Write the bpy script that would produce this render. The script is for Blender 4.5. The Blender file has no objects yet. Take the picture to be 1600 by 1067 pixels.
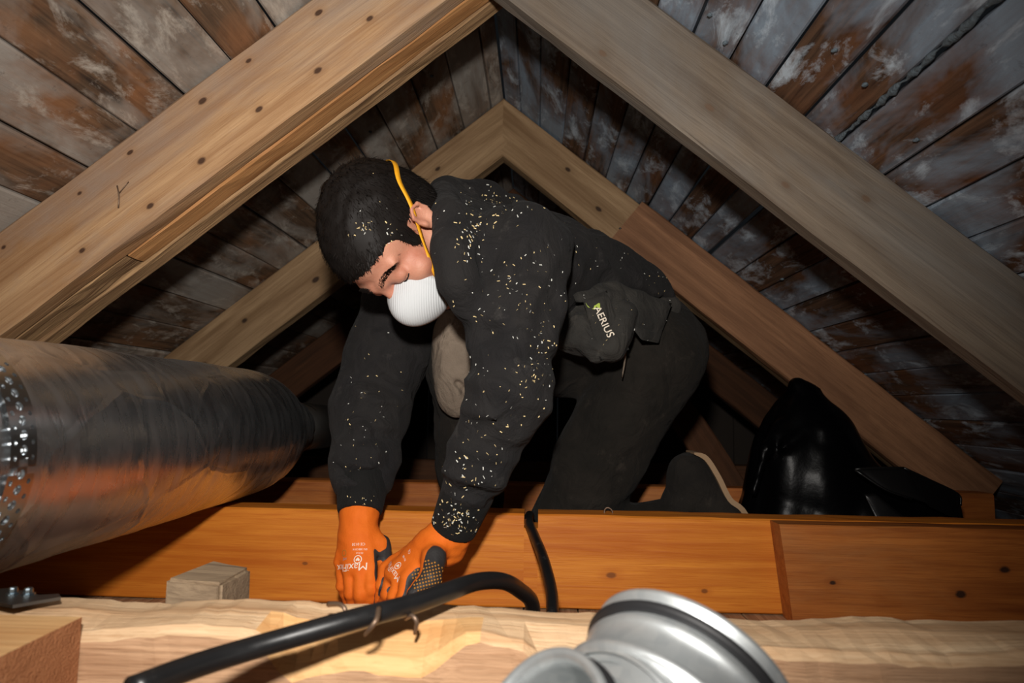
import bpy, bmesh, math, random
import numpy as np
from mathutils import Vector, Matrix
from mathutils.bvhtree import BVHTree
random.seed(7); rng = np.random.default_rng(11)
S = bpy.context.scene
COL = S.collection

# ------------------------------------------------------------------ camera
FPX = 1067.0
def _axes(vp=(838., 635.), r=.016):
    Y = np.array([(vp[0]-800)/FPX, -(vp[1]-533.5)/FPX, -1.]); Y /= np.linalg.norm(Y)
    X = np.array([1, -r, 0.]); X -= Y*X.dot(Y); X /= np.linalg.norm(X)
    return np.array([X, Y, np.cross(X, Y)])
RC = _axes()
def ray(px, py): return RC @ np.array([(px-800)/FPX, -(py-533.5)/FPX, -1.])
def at(px, py, Y):
    d = ray(px, py); return d*(Y/d[1])
def atz(px, py, z):
    d = ray(px, py); return d*(z/d[2])
cam = bpy.data.cameras.new('camera'); camo = bpy.data.objects.new('camera', cam); COL.objects.link(camo)
m4 = Matrix.Identity(4)
for i in range(3):
    for j in range(3): m4[i][j] = RC[i, j]
camo.matrix_world = m4
cam.sensor_width = 36; cam.lens = FPX/1600*36; cam.clip_start = .02
cam.dof.use_dof = True; cam.dof.focus_distance = 1.16; cam.dof.aperture_fstop = 5.6
S.camera = camo

# ------------------------------------------------------------------ world, flash, exposure
w = bpy.data.worlds.new('world'); S.world = w; w.use_nodes = True
w.node_tree.nodes['Background'].inputs[0].default_value = (.75, .87, 1, 1)
w.node_tree.nodes['Background'].inputs[1].default_value = .006
fl = bpy.data.lights.new('camera_flash', 'SPOT'); flo = bpy.data.objects.new('camera_flash', fl); COL.objects.link(flo)
flo.location = (-.03, -.03, .20)
flo.rotation_euler = (Vector((-.22, 1.4, .14))-flo.location).to_track_quat('-Z', 'Y').to_euler()
fl.energy = 66; fl.spot_size = math.radians(106); fl.spot_blend = 1; fl.shadow_soft_size = .028
fl.color = (1, .95, .89)
S.view_settings.view_transform = 'Standard'; S.view_settings.look = 'None'
S.view_settings.exposure = 0.0; S.view_settings.gamma = 1; S.view_settings.use_curve_mapping = False

# ------------------------------------------------------------------ material helpers
class NT:
    def __init__(s, name):
        s.m = bpy.data.materials.new(name); s.m.use_nodes = True; s.t = s.m.node_tree
        s.b = s.t.nodes['Principled BSDF']
    def n(s, typ, **kw):
        nd = s.t.nodes.new(typ)
        for k, v in kw.items():
            if k in nd.inputs.keys(): s.set(nd.inputs[k], v)
            else: setattr(nd, k, v)
        return nd
    def set(s, inp, v):
        if isinstance(v, bpy.types.NodeSocket): s.t.links.new(v, inp)
        else: inp.default_value = v
    def mapping(s, vec, scale, loc=(0, 0, 0)):
        nd = s.n('ShaderNodeMapping'); s.set(nd.inputs['Vector'], vec)
        s.set(nd.inputs['Scale'], scale); s.set(nd.inputs['Location'], loc); return nd.outputs[0]
    def noise(s, vec, scale, detail=4, rough=.55, dist=0):
        nd = s.n('ShaderNodeTexNoise'); s.set(nd.inputs['Vector'], vec); s.set(nd.inputs['Scale'], scale)
        s.set(nd.inputs['Detail'], detail); s.set(nd.inputs['Roughness'], rough); s.set(nd.inputs['Distortion'], dist)
        return nd.outputs[0]
    def rng(s, v, a, b, c=0., d=1.):
        nd = s.n('ShaderNodeMapRange'); s.set(nd.inputs[0], v)
        for i, x in enumerate((a, b, c, d)): s.set(nd.inputs[1+i], x)
        return nd.outputs[0]
    def math(s, op, a, b=0., clamp=False):
        nd = s.n('ShaderNodeMath', operation=op); nd.use_clamp = clamp; s.set(nd.inputs[0], a); s.set(nd.inputs[1], b); return nd.outputs[0]
    def vadd(s, a, b):
        nd = s.n('ShaderNodeVectorMath', operation='ADD'); s.set(nd.inputs[0], a); s.set(nd.inputs[1], b); return nd.outputs[0]
    def mix(s, f, a, b, bt='MIX'):
        nd = s.n('ShaderNodeMix', data_type='RGBA', blend_type=bt)
        s.set(nd.inputs[0], f); s.set(nd.inputs[6], a); s.set(nd.inputs[7], b); return nd.outputs[2]
    def bump(s, h, strength=.4, dist=.002):
        nd = s.n('ShaderNodeBump'); s.set(nd.inputs['Height'], h); s.set(nd.inputs['Strength'], strength); s.set(nd.inputs['Distance'], dist)
        s.t.links.new(nd.outputs[0], s.b.inputs['Normal'])
    def col(s, c): s.set(s.b.inputs['Base Color'], c)
    def p(s, **kw):
        for k, v in kw.items(): s.set(s.b.inputs[k.replace('_', ' ')], v)
def C(r, g, b):  # sRGB 0-255 to linear
    f = lambda c: (c/255/12.92 if c/255 <= .04045 else ((c/255+.055)/1.055)**2.4)
    return (f(r), f(g), f(b), 1)

def wood(name, light, dark, grain=1., rough=.65, stain=None, stain_amt=.5, stain_scale=5., knots=(), bump=.5, knotcol=(45, 28, 18), ring=.5, seed=0.):
    """timber with its grain along local X"""
    t = NT(name); tc = t.n('ShaderNodeTexCoord').outputs['Object']
    oi = t.n('ShaderNodeObjectInfo').outputs['Random']
    off = t.math('MULTIPLY', oi, 37.); cmb = t.n('ShaderNodeCombineXYZ'); t.set(cmb.inputs[0], off); t.set(cmb.inputs[1], off); t.set(cmb.inputs[2], seed)
    v = t.vadd(tc, cmb.outputs[0])
    g1 = t.noise(t.mapping(v, (2.5*grain, 55*grain, 55*grain)), 1.6, 5, .6, .6)
    g2 = t.noise(t.mapping(v, (1.2*grain, 13*grain, 13*grain)), 1.3, 3, .5, 1.2)
    fine = t.noise(t.mapping(v, (8, 260, 260)), 1.5, 3, .6)
    f = t.math('ADD', t.math('MULTIPLY', g1, .5), t.math('MULTIPLY', g2, ring))
    c = t.mix(t.rng(f, .32, .64), light, dark)
    c = t.mix(t.rng(fine, .5, .72, 0, .7), c, dark)
    if stain:
        sn = t.noise(t.mapping(v, (.55, 1.4, 1.4)), stain_scale, 6, .65, .5)
        c = t.mix(t.rng(sn, .47, .68, 0, stain_amt), c, stain)
        sn2 = t.noise(t.mapping(v, (1, 1.6, 1.6), (9, 4, 2)), stain_scale*4, 5, .7)
        c = t.mix(t.rng(sn2, .62, .8, 0, stain_amt*.6), c, dark)
    kb = None
    for (x, y, z, r) in knots:
        vm = t.vadd(tc, (-x, -y, -z)); vm = t.mapping(vm, (.62, 1, 1))
        ln = t.n('ShaderNodeVectorMath', operation='LENGTH'); t.set(ln.inputs[0], vm)
        dd = t.math('ADD', ln.outputs['Value'], t.math('MULTIPLY', t.math('SUBTRACT', g1, .5), r*1.1))
        c = t.mix(t.rng(dd, r*3.0, r*1.0, 0, .45), c, dark)
        c = t.mix(t.rng(dd, r*1.15, r*.65, 0, .92), c, C(*knotcol))
    t.col(c); t.p(Roughness=rough)
    t.b.inputs['Specular IOR Level'].default_value = .3
    t.bump(t.math('ADD', t.math('MULTIPLY', fine, .5), g1), bump, .0022)
    return t.m

def plain(name, col, rough=.5, metal=0., spec=.5, bump=None):
    t = NT(name); t.col(col); t.p(Roughness=rough, Metallic=metal); t.b.inputs['Specular IOR Level'].default_value = spec
    if bump:
        tc = t.n('ShaderNodeTexCoord').outputs['Object']; t.bump(t.noise(tc, bump[0], 5, .6), bump[1], bump[2])
    return t.m

def roofboard(name, light, mid, dark, patch, amt, tint=(150, 88, 45)):
    """old roof boarding: brown wood with mottled bleached and mouldy patches that belong to the boards"""
    t = NT(name); tc = t.n('ShaderNodeTexCoord').outputs['Object']
    oi = t.n('ShaderNodeObjectInfo').outputs['Random']
    off = t.math('MULTIPLY', oi, 91.); cmb = t.n('ShaderNodeCombineXYZ'); t.set(cmb.inputs[0], off); t.set(cmb.inputs[1], t.math('MULTIPLY', oi, 33.))
    v = t.vadd(tc, cmb.outputs[0])
    g = t.noise(t.mapping(v, (3, 70, 70)), 1.5, 5, .65, .4)
    big = t.noise(t.mapping(v, (1, 1.7, 1.7)), 4.2, 4, .6, .4)
    c = t.mix(t.rng(g, .32, .7), mid, dark)
    c = t.mix(t.rng(big, .48, .7, 0, .6), c, C(*tint))
    p1 = t.noise(t.mapping(v, (1., 2.2, 2.2), (3, 8, 1)), 2.9, 5, .6, .5)
    b_ = t.math('ADD', p1, t.math('MULTIPLY', t.math('SUBTRACT', oi, .5), .14))
    mk = t.rng(b_, .43, .62, 0, amt)
    mk = t.math('MULTIPLY', mk, t.rng(g, .2, .6, .75, 1))
    c = t.mix(mk, c, patch)
    p2 = t.noise(t.mapping(v, (1.2, 2.6, 2.6), (13, 5, 6)), 6, 6, .7, .4)
    c = t.mix(t.rng(p2, .53, .68, 0, amt*.9), c, light)
    sp = t.noise(t.mapping(v, (1, 1, 1), (3, 2, 7)), 30, 6, .75)
    c = t.mix(t.rng(sp, .6, .74, 0, .7), c, dark)
    t.col(c); t.p(Roughness=.72); t.b.inputs['Specular IOR Level'].default_value = .25
    t.bump(t.math('ADD', g, t.math('MULTIPLY', sp, .6)), .5, .002)
    return t.m

# ------------------------------------------------------------------ object helpers
def props(o, label=None, cat=None, group=None, kind=None):
    if label: o['label'] = label
    if cat: o['category'] = cat
    if group: o['group'] = group
    if kind: o['kind'] = kind
    return o
def link(o, parent=None):
    COL.objects.link(o)
    if parent is not None: o.parent = parent
    return o
def mesh(name, verts, faces, mats, parent=None, loc=None, smooth=True, fm=None, M=None):
    me = bpy.data.meshes.new(name)
    me.from_pydata([tuple(map(float, v)) for v in verts], [], [tuple(map(int, f)) for f in faces]); me.update()
    if not isinstance(mats, (list, tuple)): mats = [mats]
    for m in mats: me.materials.append(m)
    if smooth: me.polygons.foreach_set('use_smooth', [True]*len(me.polygons))
    if fm is not None: me.polygons.foreach_set('material_index', [int(x) for x in fm])
    o = bpy.data.objects.new(name, me)
    link(o, parent)
    if M is not None: o.matrix_world = M if parent is None else M
    elif loc is not None: o.location = loc
    return o
def empty(name, loc=(0, 0, 0), parent=None):
    o = bpy.data.objects.new(name, None); o.empty_display_size = .05; link(o, parent); o.location = loc; return o

def beam_geo(L, w, h, seg=14, jit=.0015, ch=.004, end0=0., end1=0., edge=None, cuts=()):
    """timber along local X 0..L, local Y thickness w (0..w), local Z depth h (0..-h); end0/end1 skew the ends by z.
    edge(x, which) -> extra drop of the top corners."""
    xs = list(np.linspace(0, L, seg+1))
    prof = [(0, -ch), (ch, 0), (w*.5, 0), (w-ch, 0), (w, -ch), (w, -h*.5), (w, -h+ch), (w-ch, -h), (w*.5, -h), (ch, -h), (0, -h+ch), (0, -h*.5)]
    V = []; F = []; n = len(prof)
    for i, x in enumerate(xs):
        for k, (y, z) in enumerate(prof):
            jx = jit*rng.normal(); jz = jit*rng.normal()
            xx = x + (end0*z if i == 0 else 0) + (end1*z if i == seg else 0)
            zz = z + jz*.6
            if edge and k in (0, 1, 2, 3, 4): zz -= edge(x, k)
            V.append((xx, y + jx*.6, zz))
    for i in range(seg):
        for k in range(n):
            a = i*n+k; b = i*n+(k+1) % n
            F.append((a, b, b+n, a+n))
    F.append(tuple(range(n))[::-1]); F.append(tuple(seg*n+k for k in range(n)))
    return V, [f[::-1] for f in F]
def frame_matrix(p, x, z):
    x = Vector(x).normalized(); z = Vector(z); z = (z - x*z.dot(x)).normalized(); y = z.cross(x)
    M = Matrix.Identity(4)
    for i in range(3): M[i][0] = x[i]; M[i][1] = y[i]; M[i][2] = z[i]; M[i][3] = p[i]
    return M
def beam(name, p, xdir, zdir, L, w, h, mat, parent=None, **kw):
    V, F = beam_geo(L, w, h, **kw)
    o = mesh(name, V, F, mat, None, smooth=False)
    o.matrix_world = frame_matrix(p, xdir, zdir)
    if parent is not None:
        o.parent = parent; o.matrix_parent_inverse = Matrix.Identity(4)
        o.matrix_local = parent.matrix_world.inverted() @ o.matrix_world if parent.matrix_world != Matrix.Identity(4) else o.matrix_world
    return o
def reparent(o, parent):
    """parent keeps world placement (parents here sit at plain translations)"""
    mw = o.matrix_basis.copy(); o.parent = parent
    o.matrix_parent_inverse = parent.matrix_basis.inverted()
    return o

def tube_geo(pts, rad, n=12, caps=True, smooth_n=0):
    pts = [Vector(p) for p in pts]
    if smooth_n:
        P = [pts[0]*2-pts[1]]+pts+[pts[-1]*2-pts[-2]]; out = []
        for i in range(1, len(P)-2):
            for s in range(smooth_n):
                t = s/smooth_n; a, b, c, d = P[i-1:i+3]
                out.append(.5*((2*b)+(c-a)*t+(2*a-5*b+4*c-d)*t*t+(3*b-a-3*c+d)*t**3))
        out.append(pts[-1]); pts = out
    m = len(pts)
    rr = rad if hasattr(rad, '__len__') else [rad]*m
    if len(rr) != m: rr = list(np.interp(np.linspace(0, 1, m), np.linspace(0, 1, len(rr)), rr))
    V = []; F = []
    T = [(pts[min(i+1, m-1)]-pts[max(i-1, 0)]).normalized() for i in range(m)]
    u = T[0].orthogonal().normalized()
    for i in range(m):
        u = (u-T[i]*u.dot(T[i])).normalized(); v = T[i].cross(u)
        for k in range(n):
            a = 2*math.pi*k/n; V.append(pts[i]+(u*math.cos(a)+v*math.sin(a))*rr[i])
    for i in range(m-1):
        for k in range(n):
            F.append((i*n+k, i*n+(k+1) % n, (i+1)*n+(k+1) % n, (i+1)*n+k))
    if caps: F.append(tuple(range(n))[::-1]); F.append(tuple((m-1)*n+k for k in range(n)))
    return V, F
def tube(name, pts, rad, mat, parent=None, n=12, smooth_n=0):
    V, F = tube_geo(pts, rad, n, True, smooth_n); return mesh(name, V, F, mat, parent)
def lathe_geo(prof, n=48, M=None):
    V = []; F = []
    for (r, z) in prof:
        for k in range(n):
            a = 2*math.pi*k/n; V.append(Vector((r*math.cos(a), r*math.sin(a), z)))
    for i in range(len(prof)-1):
        for k in range(n): F.append((i*n+k, i*n+(k+1) % n, (i+1)*n+(k+1) % n, (i+1)*n+k))
    if M is not None: V = [M @ v for v in V]
    return V, F
def join_geo(*gs):
    V = []; F = []
    for v, f in gs:
        o = len(V); V += list(v); F += [tuple(i+o for i in q) for q in f]
    return V, F
def align_z(d, p):
    M = Vector(d).to_track_quat('Z', 'Y').to_matrix().to_4x4(); M.translation = Vector(p); return M

# ------------------------------------------------------------------ implicit surfaces (for cloth, body, bag)
class Field:
    def __init__(s, xs, ys, zs, far=.05):
        s.ax = [np.asarray(a, np.float32) for a in (xs, ys, zs)]
        s.D = np.full([len(a) for a in s.ax], far, np.float32); s.far = far
    @classmethod
    def box3(c, lo, hi, h): return c(*[np.arange(lo[i], hi[i]+h, h) for i in range(3)])
    def _sl(s, lo, hi):
        out = []
        for i in range(3):
            a = int(np.searchsorted(s.ax[i], lo[i])); b = int(np.searchsorted(s.ax[i], hi[i], 'right')); out.append(slice(max(a-1, 0), min(b+1, len(s.ax[i]))))
        return tuple(out)
    def _pts(s, sl): return np.meshgrid(s.ax[0][sl[0]], s.ax[1][sl[1]], s.ax[2][sl[2]], indexing='ij', sparse=True)
    def _put(s, sl, d, k, op):
        A = s.D[sl]
        if A.size == 0: return
        if op == 'add':
            h = np.clip(.5+.5*(A-d)/max(k, 1e-5), 0, 1); s.D[sl] = A+(d-A)*h-k*h*(1-h)
        elif op == 'sub':
            d = -d; h = np.clip(.5-.5*(A-d)/max(k, 1e-5), 0, 1); s.D[sl] = A+(d-A)*h+k*h*(1-h)
        elif op == 'int':
            h = np.clip(.5-.5*(A-d)/max(k, 1e-5), 0, 1); s.D[sl] = A+(d-A)*h+k*h*(1-h)
    def cap(s, a, b, ra, rb=None, k=.01, op='add'):
        a = np.array(a, np.float32); b = np.array(b, np.float32); rb = ra if rb is None else rb
        m = max(ra, rb)+s.far+.01; sl = s._sl(np.minimum(a, b)-m, np.maximum(a, b)+m); X, Y, Z = s._pts(sl)
        ab = b-a; L = max(float(ab@ab), 1e-9)
        t = np.clip(((X-a[0])*ab[0]+(Y-a[1])*ab[1]+(Z-a[2])*ab[2])/L, 0, 1)
        d = np.sqrt((X-a[0]-t*ab[0])**2+(Y-a[1]-t*ab[1])**2+(Z-a[2]-t*ab[2])**2)-(ra+t*(rb-ra))
        s._put(sl, d, k, op); return s
    def chain(s, pts, rs, k=.01, op='add'):
        for i in range(len(pts)-1): s.cap(pts[i], pts[i+1], rs[i], rs[i+1], k, op)
        return s
    def ell(s, c, r, M=None, k=.01, op='add'):
        c = np.array(c, np.float32); r = np.array(r, np.float32); m = float(r.max())+s.far+.01
        sl = s._sl(c-m, c+m); X, Y, Z = s._pts(sl); X = X-c[0]; Y = Y-c[1]; Z = Z-c[2]
        if M is None: q = [X, Y, Z]
        else: q = [X*M[0][i]+Y*M[1][i]+Z*M[2][i] for i in range(3)]
        k0 = np.sqrt(sum((q[i]/r[i])**2 for i in range(3))); k1 = np.sqrt(sum((q[i]/r[i]**2)**2 for i in range(3)))+1e-6
        s._put(sl, k0*(k0-1)/k1, k, op); return s
    def rbox(s, c, hf, M=None, rnd=.005, k=.005, op='add'):
        c = np.array(c, np.float32); m = float(np.linalg.norm(hf))+s.far
        sl = s._sl(c-m, c+m); X, Y, Z = s._pts(sl); X = X-c[0]; Y = Y-c[1]; Z = Z-c[2]
        if M is None: q = [X, Y, Z]
        else: q = [X*M[0][i]+Y*M[1][i]+Z*M[2][i] for i in range(3)]
        q = [np.abs(q[i])-(hf[i]-rnd) for i in range(3)]
        d = np.sqrt(sum(np.maximum(x, 0)**2 for x in q))+np.minimum(np.maximum(np.maximum(q[0], q[1]), q[2]), 0)-rnd
        s._put(sl, d, k, op); return s
    def plane(s, p, n, k=.004):   # keep the side the normal points away from
        sl = (slice(None),)*3; X, Y, Z = s._pts(sl); n = np.array(n, float); n = n/np.linalg.norm(n)
        s._put(sl, (X-p[0])*n[0]+(Y-p[1])*n[1]+(Z-p[2])*n[2], k, 'int'); return s
    def warp(s, fn):
        X, Y, Z = s._pts((slice(None),)*3); s.D += fn(X, Y, Z).astype(np.float32); return s
    def mesh(s):
        D = s.D; I = D < 0; nx, ny, nz = D.shape
        cnt = np.zeros((nx-1, ny-1, nz-1), np.int8)
        for i in (0, 1):
            for j in (0, 1):
                for k in (0, 1): cnt += I[i:nx-1+i, j:ny-1+j, k:nz-1+k]
        act = (cnt > 0) & (cnt < 8); ci, cj, ck = np.nonzero(act); n = len(ci)
        idx = -np.ones(act.shape, np.int64); idx[act] = np.arange(n)
        P = np.zeros((n, 3)); W = np.zeros(n); ax = s.ax
        for a in range(3):
            o = [b for b in range(3) if b != a]
            for u in (0, 1):
                for v in (0, 1):
                    o0 = [0, 0, 0]; o0[o[0]] = u; o0[o[1]] = v; o1 = list(o0); o1[a] = 1
                    d0 = D[ci+o0[0], cj+o0[1], ck+o0[2]]; d1 = D[ci+o1[0], cj+o1[1], ck+o1[2]]
                    m = (d0 < 0) != (d1 < 0); t = np.where(m, d0/np.where(m, d0-d1, 1), 0)
                    c = (ci, cj, ck)
                    for b in range(3):
                        lo = ax[b][c[b]+o0[b]]; q = lo if b != a else lo+t*(ax[b][c[b]+1]-ax[b][c[b]])
                        P[:, b] += np.where(m, q, 0)
                    W += m
        P /= W[:, None]; F = []
        for a in range(3):
            b, c = (a+1) % 3, (a+2) % 3
            s0 = [slice(None)]*3; s1 = [slice(None)]*3; s0[a] = slice(0, -1); s1[a] = slice(1, None)
            A = I[tuple(s0)]; B = I[tuple(s1)]; ch = A != B
            e = list(np.nonzero(ch)); ok = (e[b] > 0) & (e[c] > 0) & (e[b] < D.shape[b]-1) & (e[c] < D.shape[c]-1)
            e = [x[ok] for x in e]; fl = A[tuple(e)]
            def cell(db, dc):
                q = list(e); q[b] = e[b]-db; q[c] = e[c]-dc; return idx[tuple(q)]
            Q = np.stack([cell(1, 1), cell(0, 1), cell(0, 0), cell(1, 0)], 1)
            Q = np.where(fl[:, None], Q, Q[:, ::-1]); F.append(Q)
        F = np.concatenate(F); F = F[(F >= 0).all(1)]
        # one light smoothing pass
        for _ in range(2):
            acc = np.zeros_like(P); w_ = np.zeros(len(P))
            for i in range(4):
                p, q = F[:, i], F[:, (i+1) % 4]
                np.add.at(acc, p, P[q]); np.add.at(w_, p, 1); np.add.at(acc, q, P[p]); np.add.at(w_, q, 1)
            P = P*.5+.5*acc/np.maximum(w_, 1)[:, None]
        return P, F
def fmesh(name, field, mats, parent=None, fm=None):
    P, F = field.mesh()
    me = bpy.data.meshes.new(name); me.from_pydata(P.tolist(), [], F.tolist()); me.update()
    for m in (mats if isinstance(mats, (list, tuple)) else [mats]): me.materials.append(m)
    me.polygons.foreach_set('use_smooth', [True]*len(me.polygons))
    if fm is not None:
        nr = np.zeros(len(me.polygons)*3, np.float32); me.polygons.foreach_get('normal', nr)
        ce = np.zeros(len(me.polygons)*3, np.float32); me.polygons.foreach_get('center', ce)
        me.polygons.foreach_set('material_index', fm(ce.reshape(-1, 3), nr.reshape(-1, 3)).astype(np.int32))
    o = bpy.data.objects.new(name, me); link(o, parent); return o
def bvh(*obs):
    V = []; F = []
    for o in obs:
        b = len(V); V += [v.co.copy() for v in o.data.vertices]; F += [tuple(i+b for i in p.vertices) for p in o.data.polygons]
    return BVHTree.FromPolygons(V, F)
def waves(amp, freq, seed, n=5, sq=(1, 1, 1)):
    r = np.random.default_rng(seed); K = [(r.normal(size=3)*np.array(sq)*freq, r.uniform(0, 6.28)) for _ in range(n)]
    K2 = [(r.normal(size=3)*freq*.5, r.uniform(0, 6.28)) for _ in range(2)]
    def fn(X, Y, Z):
        wv = sum(np.sin(k[0]*X+k[1]*Y+k[2]*Z+p) for k, p in K2)
        return amp*sum(np.sin(k[0]*X+k[1]*Y+k[2]*Z+p+.9*wv) for k, p in K)/math.sqrt(n)
    return fn

# ------------------------------------------------------------------ materials
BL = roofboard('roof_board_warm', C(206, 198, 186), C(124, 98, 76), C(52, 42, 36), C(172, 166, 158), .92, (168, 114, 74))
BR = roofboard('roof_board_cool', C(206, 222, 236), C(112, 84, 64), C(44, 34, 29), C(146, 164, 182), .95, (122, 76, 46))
M_floor = wood('ceiling_plank', C(206, 168, 130), C(120, 86, 60), 1)
M_joist = wood('honey_joist', C(226, 142, 48), C(186, 98, 24), .9, .55, knots=((.136, 0, -.108, .006), (.306, 0, -.132, .004), (.97, 0, -.10, .004)), knotcol=(128, 70, 24), bump=.35)
M_joist2 = wood('rusty_joist', C(196, 118, 52), C(140, 74, 30), .9, .6, stain=C(176, 122, 72), stain_amt=.5, knots=((.308, 0, -.112, .006), (.09, 0, -.098, .004), (.385, 0, -.068, .006)), bump=.4, knotcol=(40, 26, 20))
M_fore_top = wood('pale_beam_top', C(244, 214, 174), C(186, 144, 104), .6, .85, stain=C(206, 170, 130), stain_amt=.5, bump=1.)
M_fore = wood('rough_sawn_beam', C(226, 184, 146), C(156, 116, 84), .6, .85, stain=C(160, 128, 100), stain_amt=.6, bump=1.2, stain_scale=7, knots=((.88, 0, -.05, .009), (1.3, 0, -.075, .010), (1.62, 0, -.06, .008)), knotcol=(120, 84, 56))
M_end = wood('saw_cut_end', C(240, 186, 138), C(166, 110, 72), .3, .9, bump=2.5, ring=.9)
M_fresh = wood('fresh_cut_wood', C(234, 192, 136), C(202, 150, 96), .8, .7, bump=.6)
M_grey = wood('grey_timber', C(178, 154, 124), C(120, 100, 80), .8, .8, bump=.7)
M_far = wood('far_rafter', C(176, 146, 110), C(124, 96, 66), .8, .75, stain=C(120, 88, 60), stain_amt=.4, knots=tuple((x, 0, z, r) for x, z, r in ((.28, -.05, .006), (.42, -.085, .007), (.6, -.04, .006), (.75, -.09, .008), (.98, -.06, .007), (1.15, -.09, .009))), bump=.6)
M_farred = wood('far_rafter_red', C(166, 120, 86), C(112, 76, 52), .8, .75, stain=C(104, 70, 48), stain_amt=.5, bump=.6)
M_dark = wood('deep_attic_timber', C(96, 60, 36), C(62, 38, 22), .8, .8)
M_near_l = wood('near_rafter_left', C(208, 170, 128), C(152, 112, 76), .75, .7, stain=C(150, 140, 132), stain_amt=.55, stain_scale=4, bump=.7,
   knots=tuple((x, 0, z, r) for x, z, r in tuple((a_, b_, c_*.62) for a_, b_, c_ in ((.36, -.028, .007), (.5, -.022, .006), (.60, -.03, .008), (.745, -.026, .006), (.85, -.03, .006), (1., -.026, .006),
      (.42, -.108, .008), (.535, -.1, .007), (.66, -.112, .0085), (.77, -.12, .007), (.9, -.112, .007), (.3, -.09, .007)))), knotcol=(62, 38, 26))
M_near_b = wood('near_rafter_grain', C(204, 164, 118), C(112, 82, 56), 1.6, .75, bump=1.)
M_near_c = wood('near_rafter_orange', C(214, 160, 104), C(158, 106, 62), .9, .7, bump=.6)
M_near_r = wood('near_rafter_right', C(126, 112, 96), C(88, 75, 63), .7, .75, stain=C(118, 118, 116), stain_amt=.5, stain_scale=3, bump=.6,
   knots=((.55, 0, -.085, .006), (.72, 0, -.11, .005), (.83, 0, -.05, .005), (.36, 0, -.12, .005)), knotcol=(96, 76, 60))

def foil():
    t = NT('aluminium_foil'); tc = t.n('ShaderNodeTexCoord').outputs['Object']
    cr = t.n('ShaderNodeTexVoronoi', feature='DISTANCE_TO_EDGE'); t.set(cr.inputs['Vector'], t.vadd(t.mapping(tc, (9, 5, 6)), t.mix(.5, (0, 0, 0, 1), t.n('ShaderNodeTexNoise', Scale=3.).outputs['Color']))); t.set(cr.inputs['Scale'], 1.3)
    crease = t.rng(cr.outputs['Distance'], 0, .06, 1, 0)
    n1 = t.noise(t.mapping(tc, (2, 12, 3)), 4, 6, .6, .5); n2 = t.noise(tc, 55, 5, .7)
    t.col(t.mix(t.rng(n2, .55, .75, 0, .35), C(206, 208, 210), C(150, 146, 142)))
    t.p(Metallic=.965, Roughness=t.rng(n1, .3, .7, .2, .38))
    t.bump(t.math('ADD', t.math('ADD', t.math('MULTIPLY', crease, .5), t.math('MULTIPLY', n1, .6)), t.math('MULTIPLY', n2, .08)), .25, .005)
    return t.m
M_foil = foil()
def galv():
    t = NT('galvanised_steel'); tc = t.n('ShaderNodeTexCoord').outputs['Object']
    v = t.n('ShaderNodeTexVoronoi'); t.set(v.inputs['Vector'], tc); t.set(v.inputs['Scale'], 120.)
    t.col(t.mix(t.rng(v.outputs['Color'], 0, 1), C(206, 212, 214), C(226, 230, 230))); t.p(Metallic=.8, Roughness=.45)
    return t.m
M_galv = galv()
M_steel = plain('bright_steel', C(190, 196, 200), .28, 1.)
M_dull = plain('dull_steel', C(120, 118, 114), .42, 1., bump=(60, .3, .001))
M_zinc = plain('zinc_bolt', C(160, 176, 186), .3, 1.)
M_rub = plain('black_rubber_gasket', C(30, 30, 32), .55)
def cablem():
    t = NT('black_cable_sheath'); tc = t.n('ShaderNodeTexCoord').outputs['Object']
    n = t.noise(tc, 22, 6, .7); t.col(t.mix(t.rng(n, .6, .78, 0, .35), C(24, 24, 25), C(110, 104, 98))); t.p(Roughness=t.rng(n, .4, .7, .3, .5)); return t.m
M_cable = cablem()
M_nail = plain('old_nail', C(128, 106, 88), .5, .7, bump=(200, .4, .001))
M_bag = plain('black_plastic_film', C(4, 4, 5), .3, 0, .08, bump=(14, .25, .006))
M_bag2 = plain('black_plastic_fold', C(8, 8, 9), .42, 0, .6, bump=(20, .2, .004))
def cloth(name, c1, c2, dusty, amt, rough=.95, sheen=.02):
    t = NT(name); tc = t.n('ShaderNodeTexCoord').outputs['Object']
    n = t.noise(tc, 9, 6, .65, .4); f = t.noise(tc, 420, 2, .5); m = t.noise(tc, 34, 4, .6)
    c = t.mix(t.rng(n, .35, .7), c1, c2); c = t.mix(t.rng(t.noise(t.mapping(tc, (1, 1, 1), (4, 4, 1)), 14, 7, .7), .6, .76, 0, amt), c, dusty)
    t.col(c); t.p(Roughness=rough); t.b.inputs['Sheen Weight'].default_value = sheen; t.b.inputs['Sheen Roughness'].default_value = .5
    t.b.inputs['Specular IOR Level'].default_value = .15
    w_ = t.noise(t.mapping(tc, (1, 1, .75), (2, 5, 3)), 17, 3, .5, 1.6)
    t.bump(t.math('ADD', t.math('MULTIPLY', f, .12), t.math('ADD', t.math('MULTIPLY', m, .35), t.math('MULTIPLY', w_, 1.3))), .75, .011); return t.m
M_hood = cloth('black_fleece', C(32, 31, 32), C(42, 40, 39), C(88, 84, 80), .5)
M_rib = cloth('ribbed_cuff', C(24, 24, 24), C(33, 32, 31), C(86, 80, 74), .5)
M_trou = cloth('work_trouser', C(28, 26, 23), C(40, 36, 32), C(78, 70, 62), .4)
M_pouch = cloth('canvas_pouch', C(44, 43, 41), C(60, 57, 53), C(112, 106, 98), .4, .85)
M_patch = cloth('dusty_knee_patch', C(130, 116, 102), C(104, 92, 80), C(160, 144, 128), .6, .9)
M_shoe = cloth('dark_work_shoe', C(30, 28, 26), C(42, 38, 34), C(74, 66, 58), .4)
M_sole = plain('tan_shoe_sole', C(150, 122, 92), .8, bump=(60, .3, .002))
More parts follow.
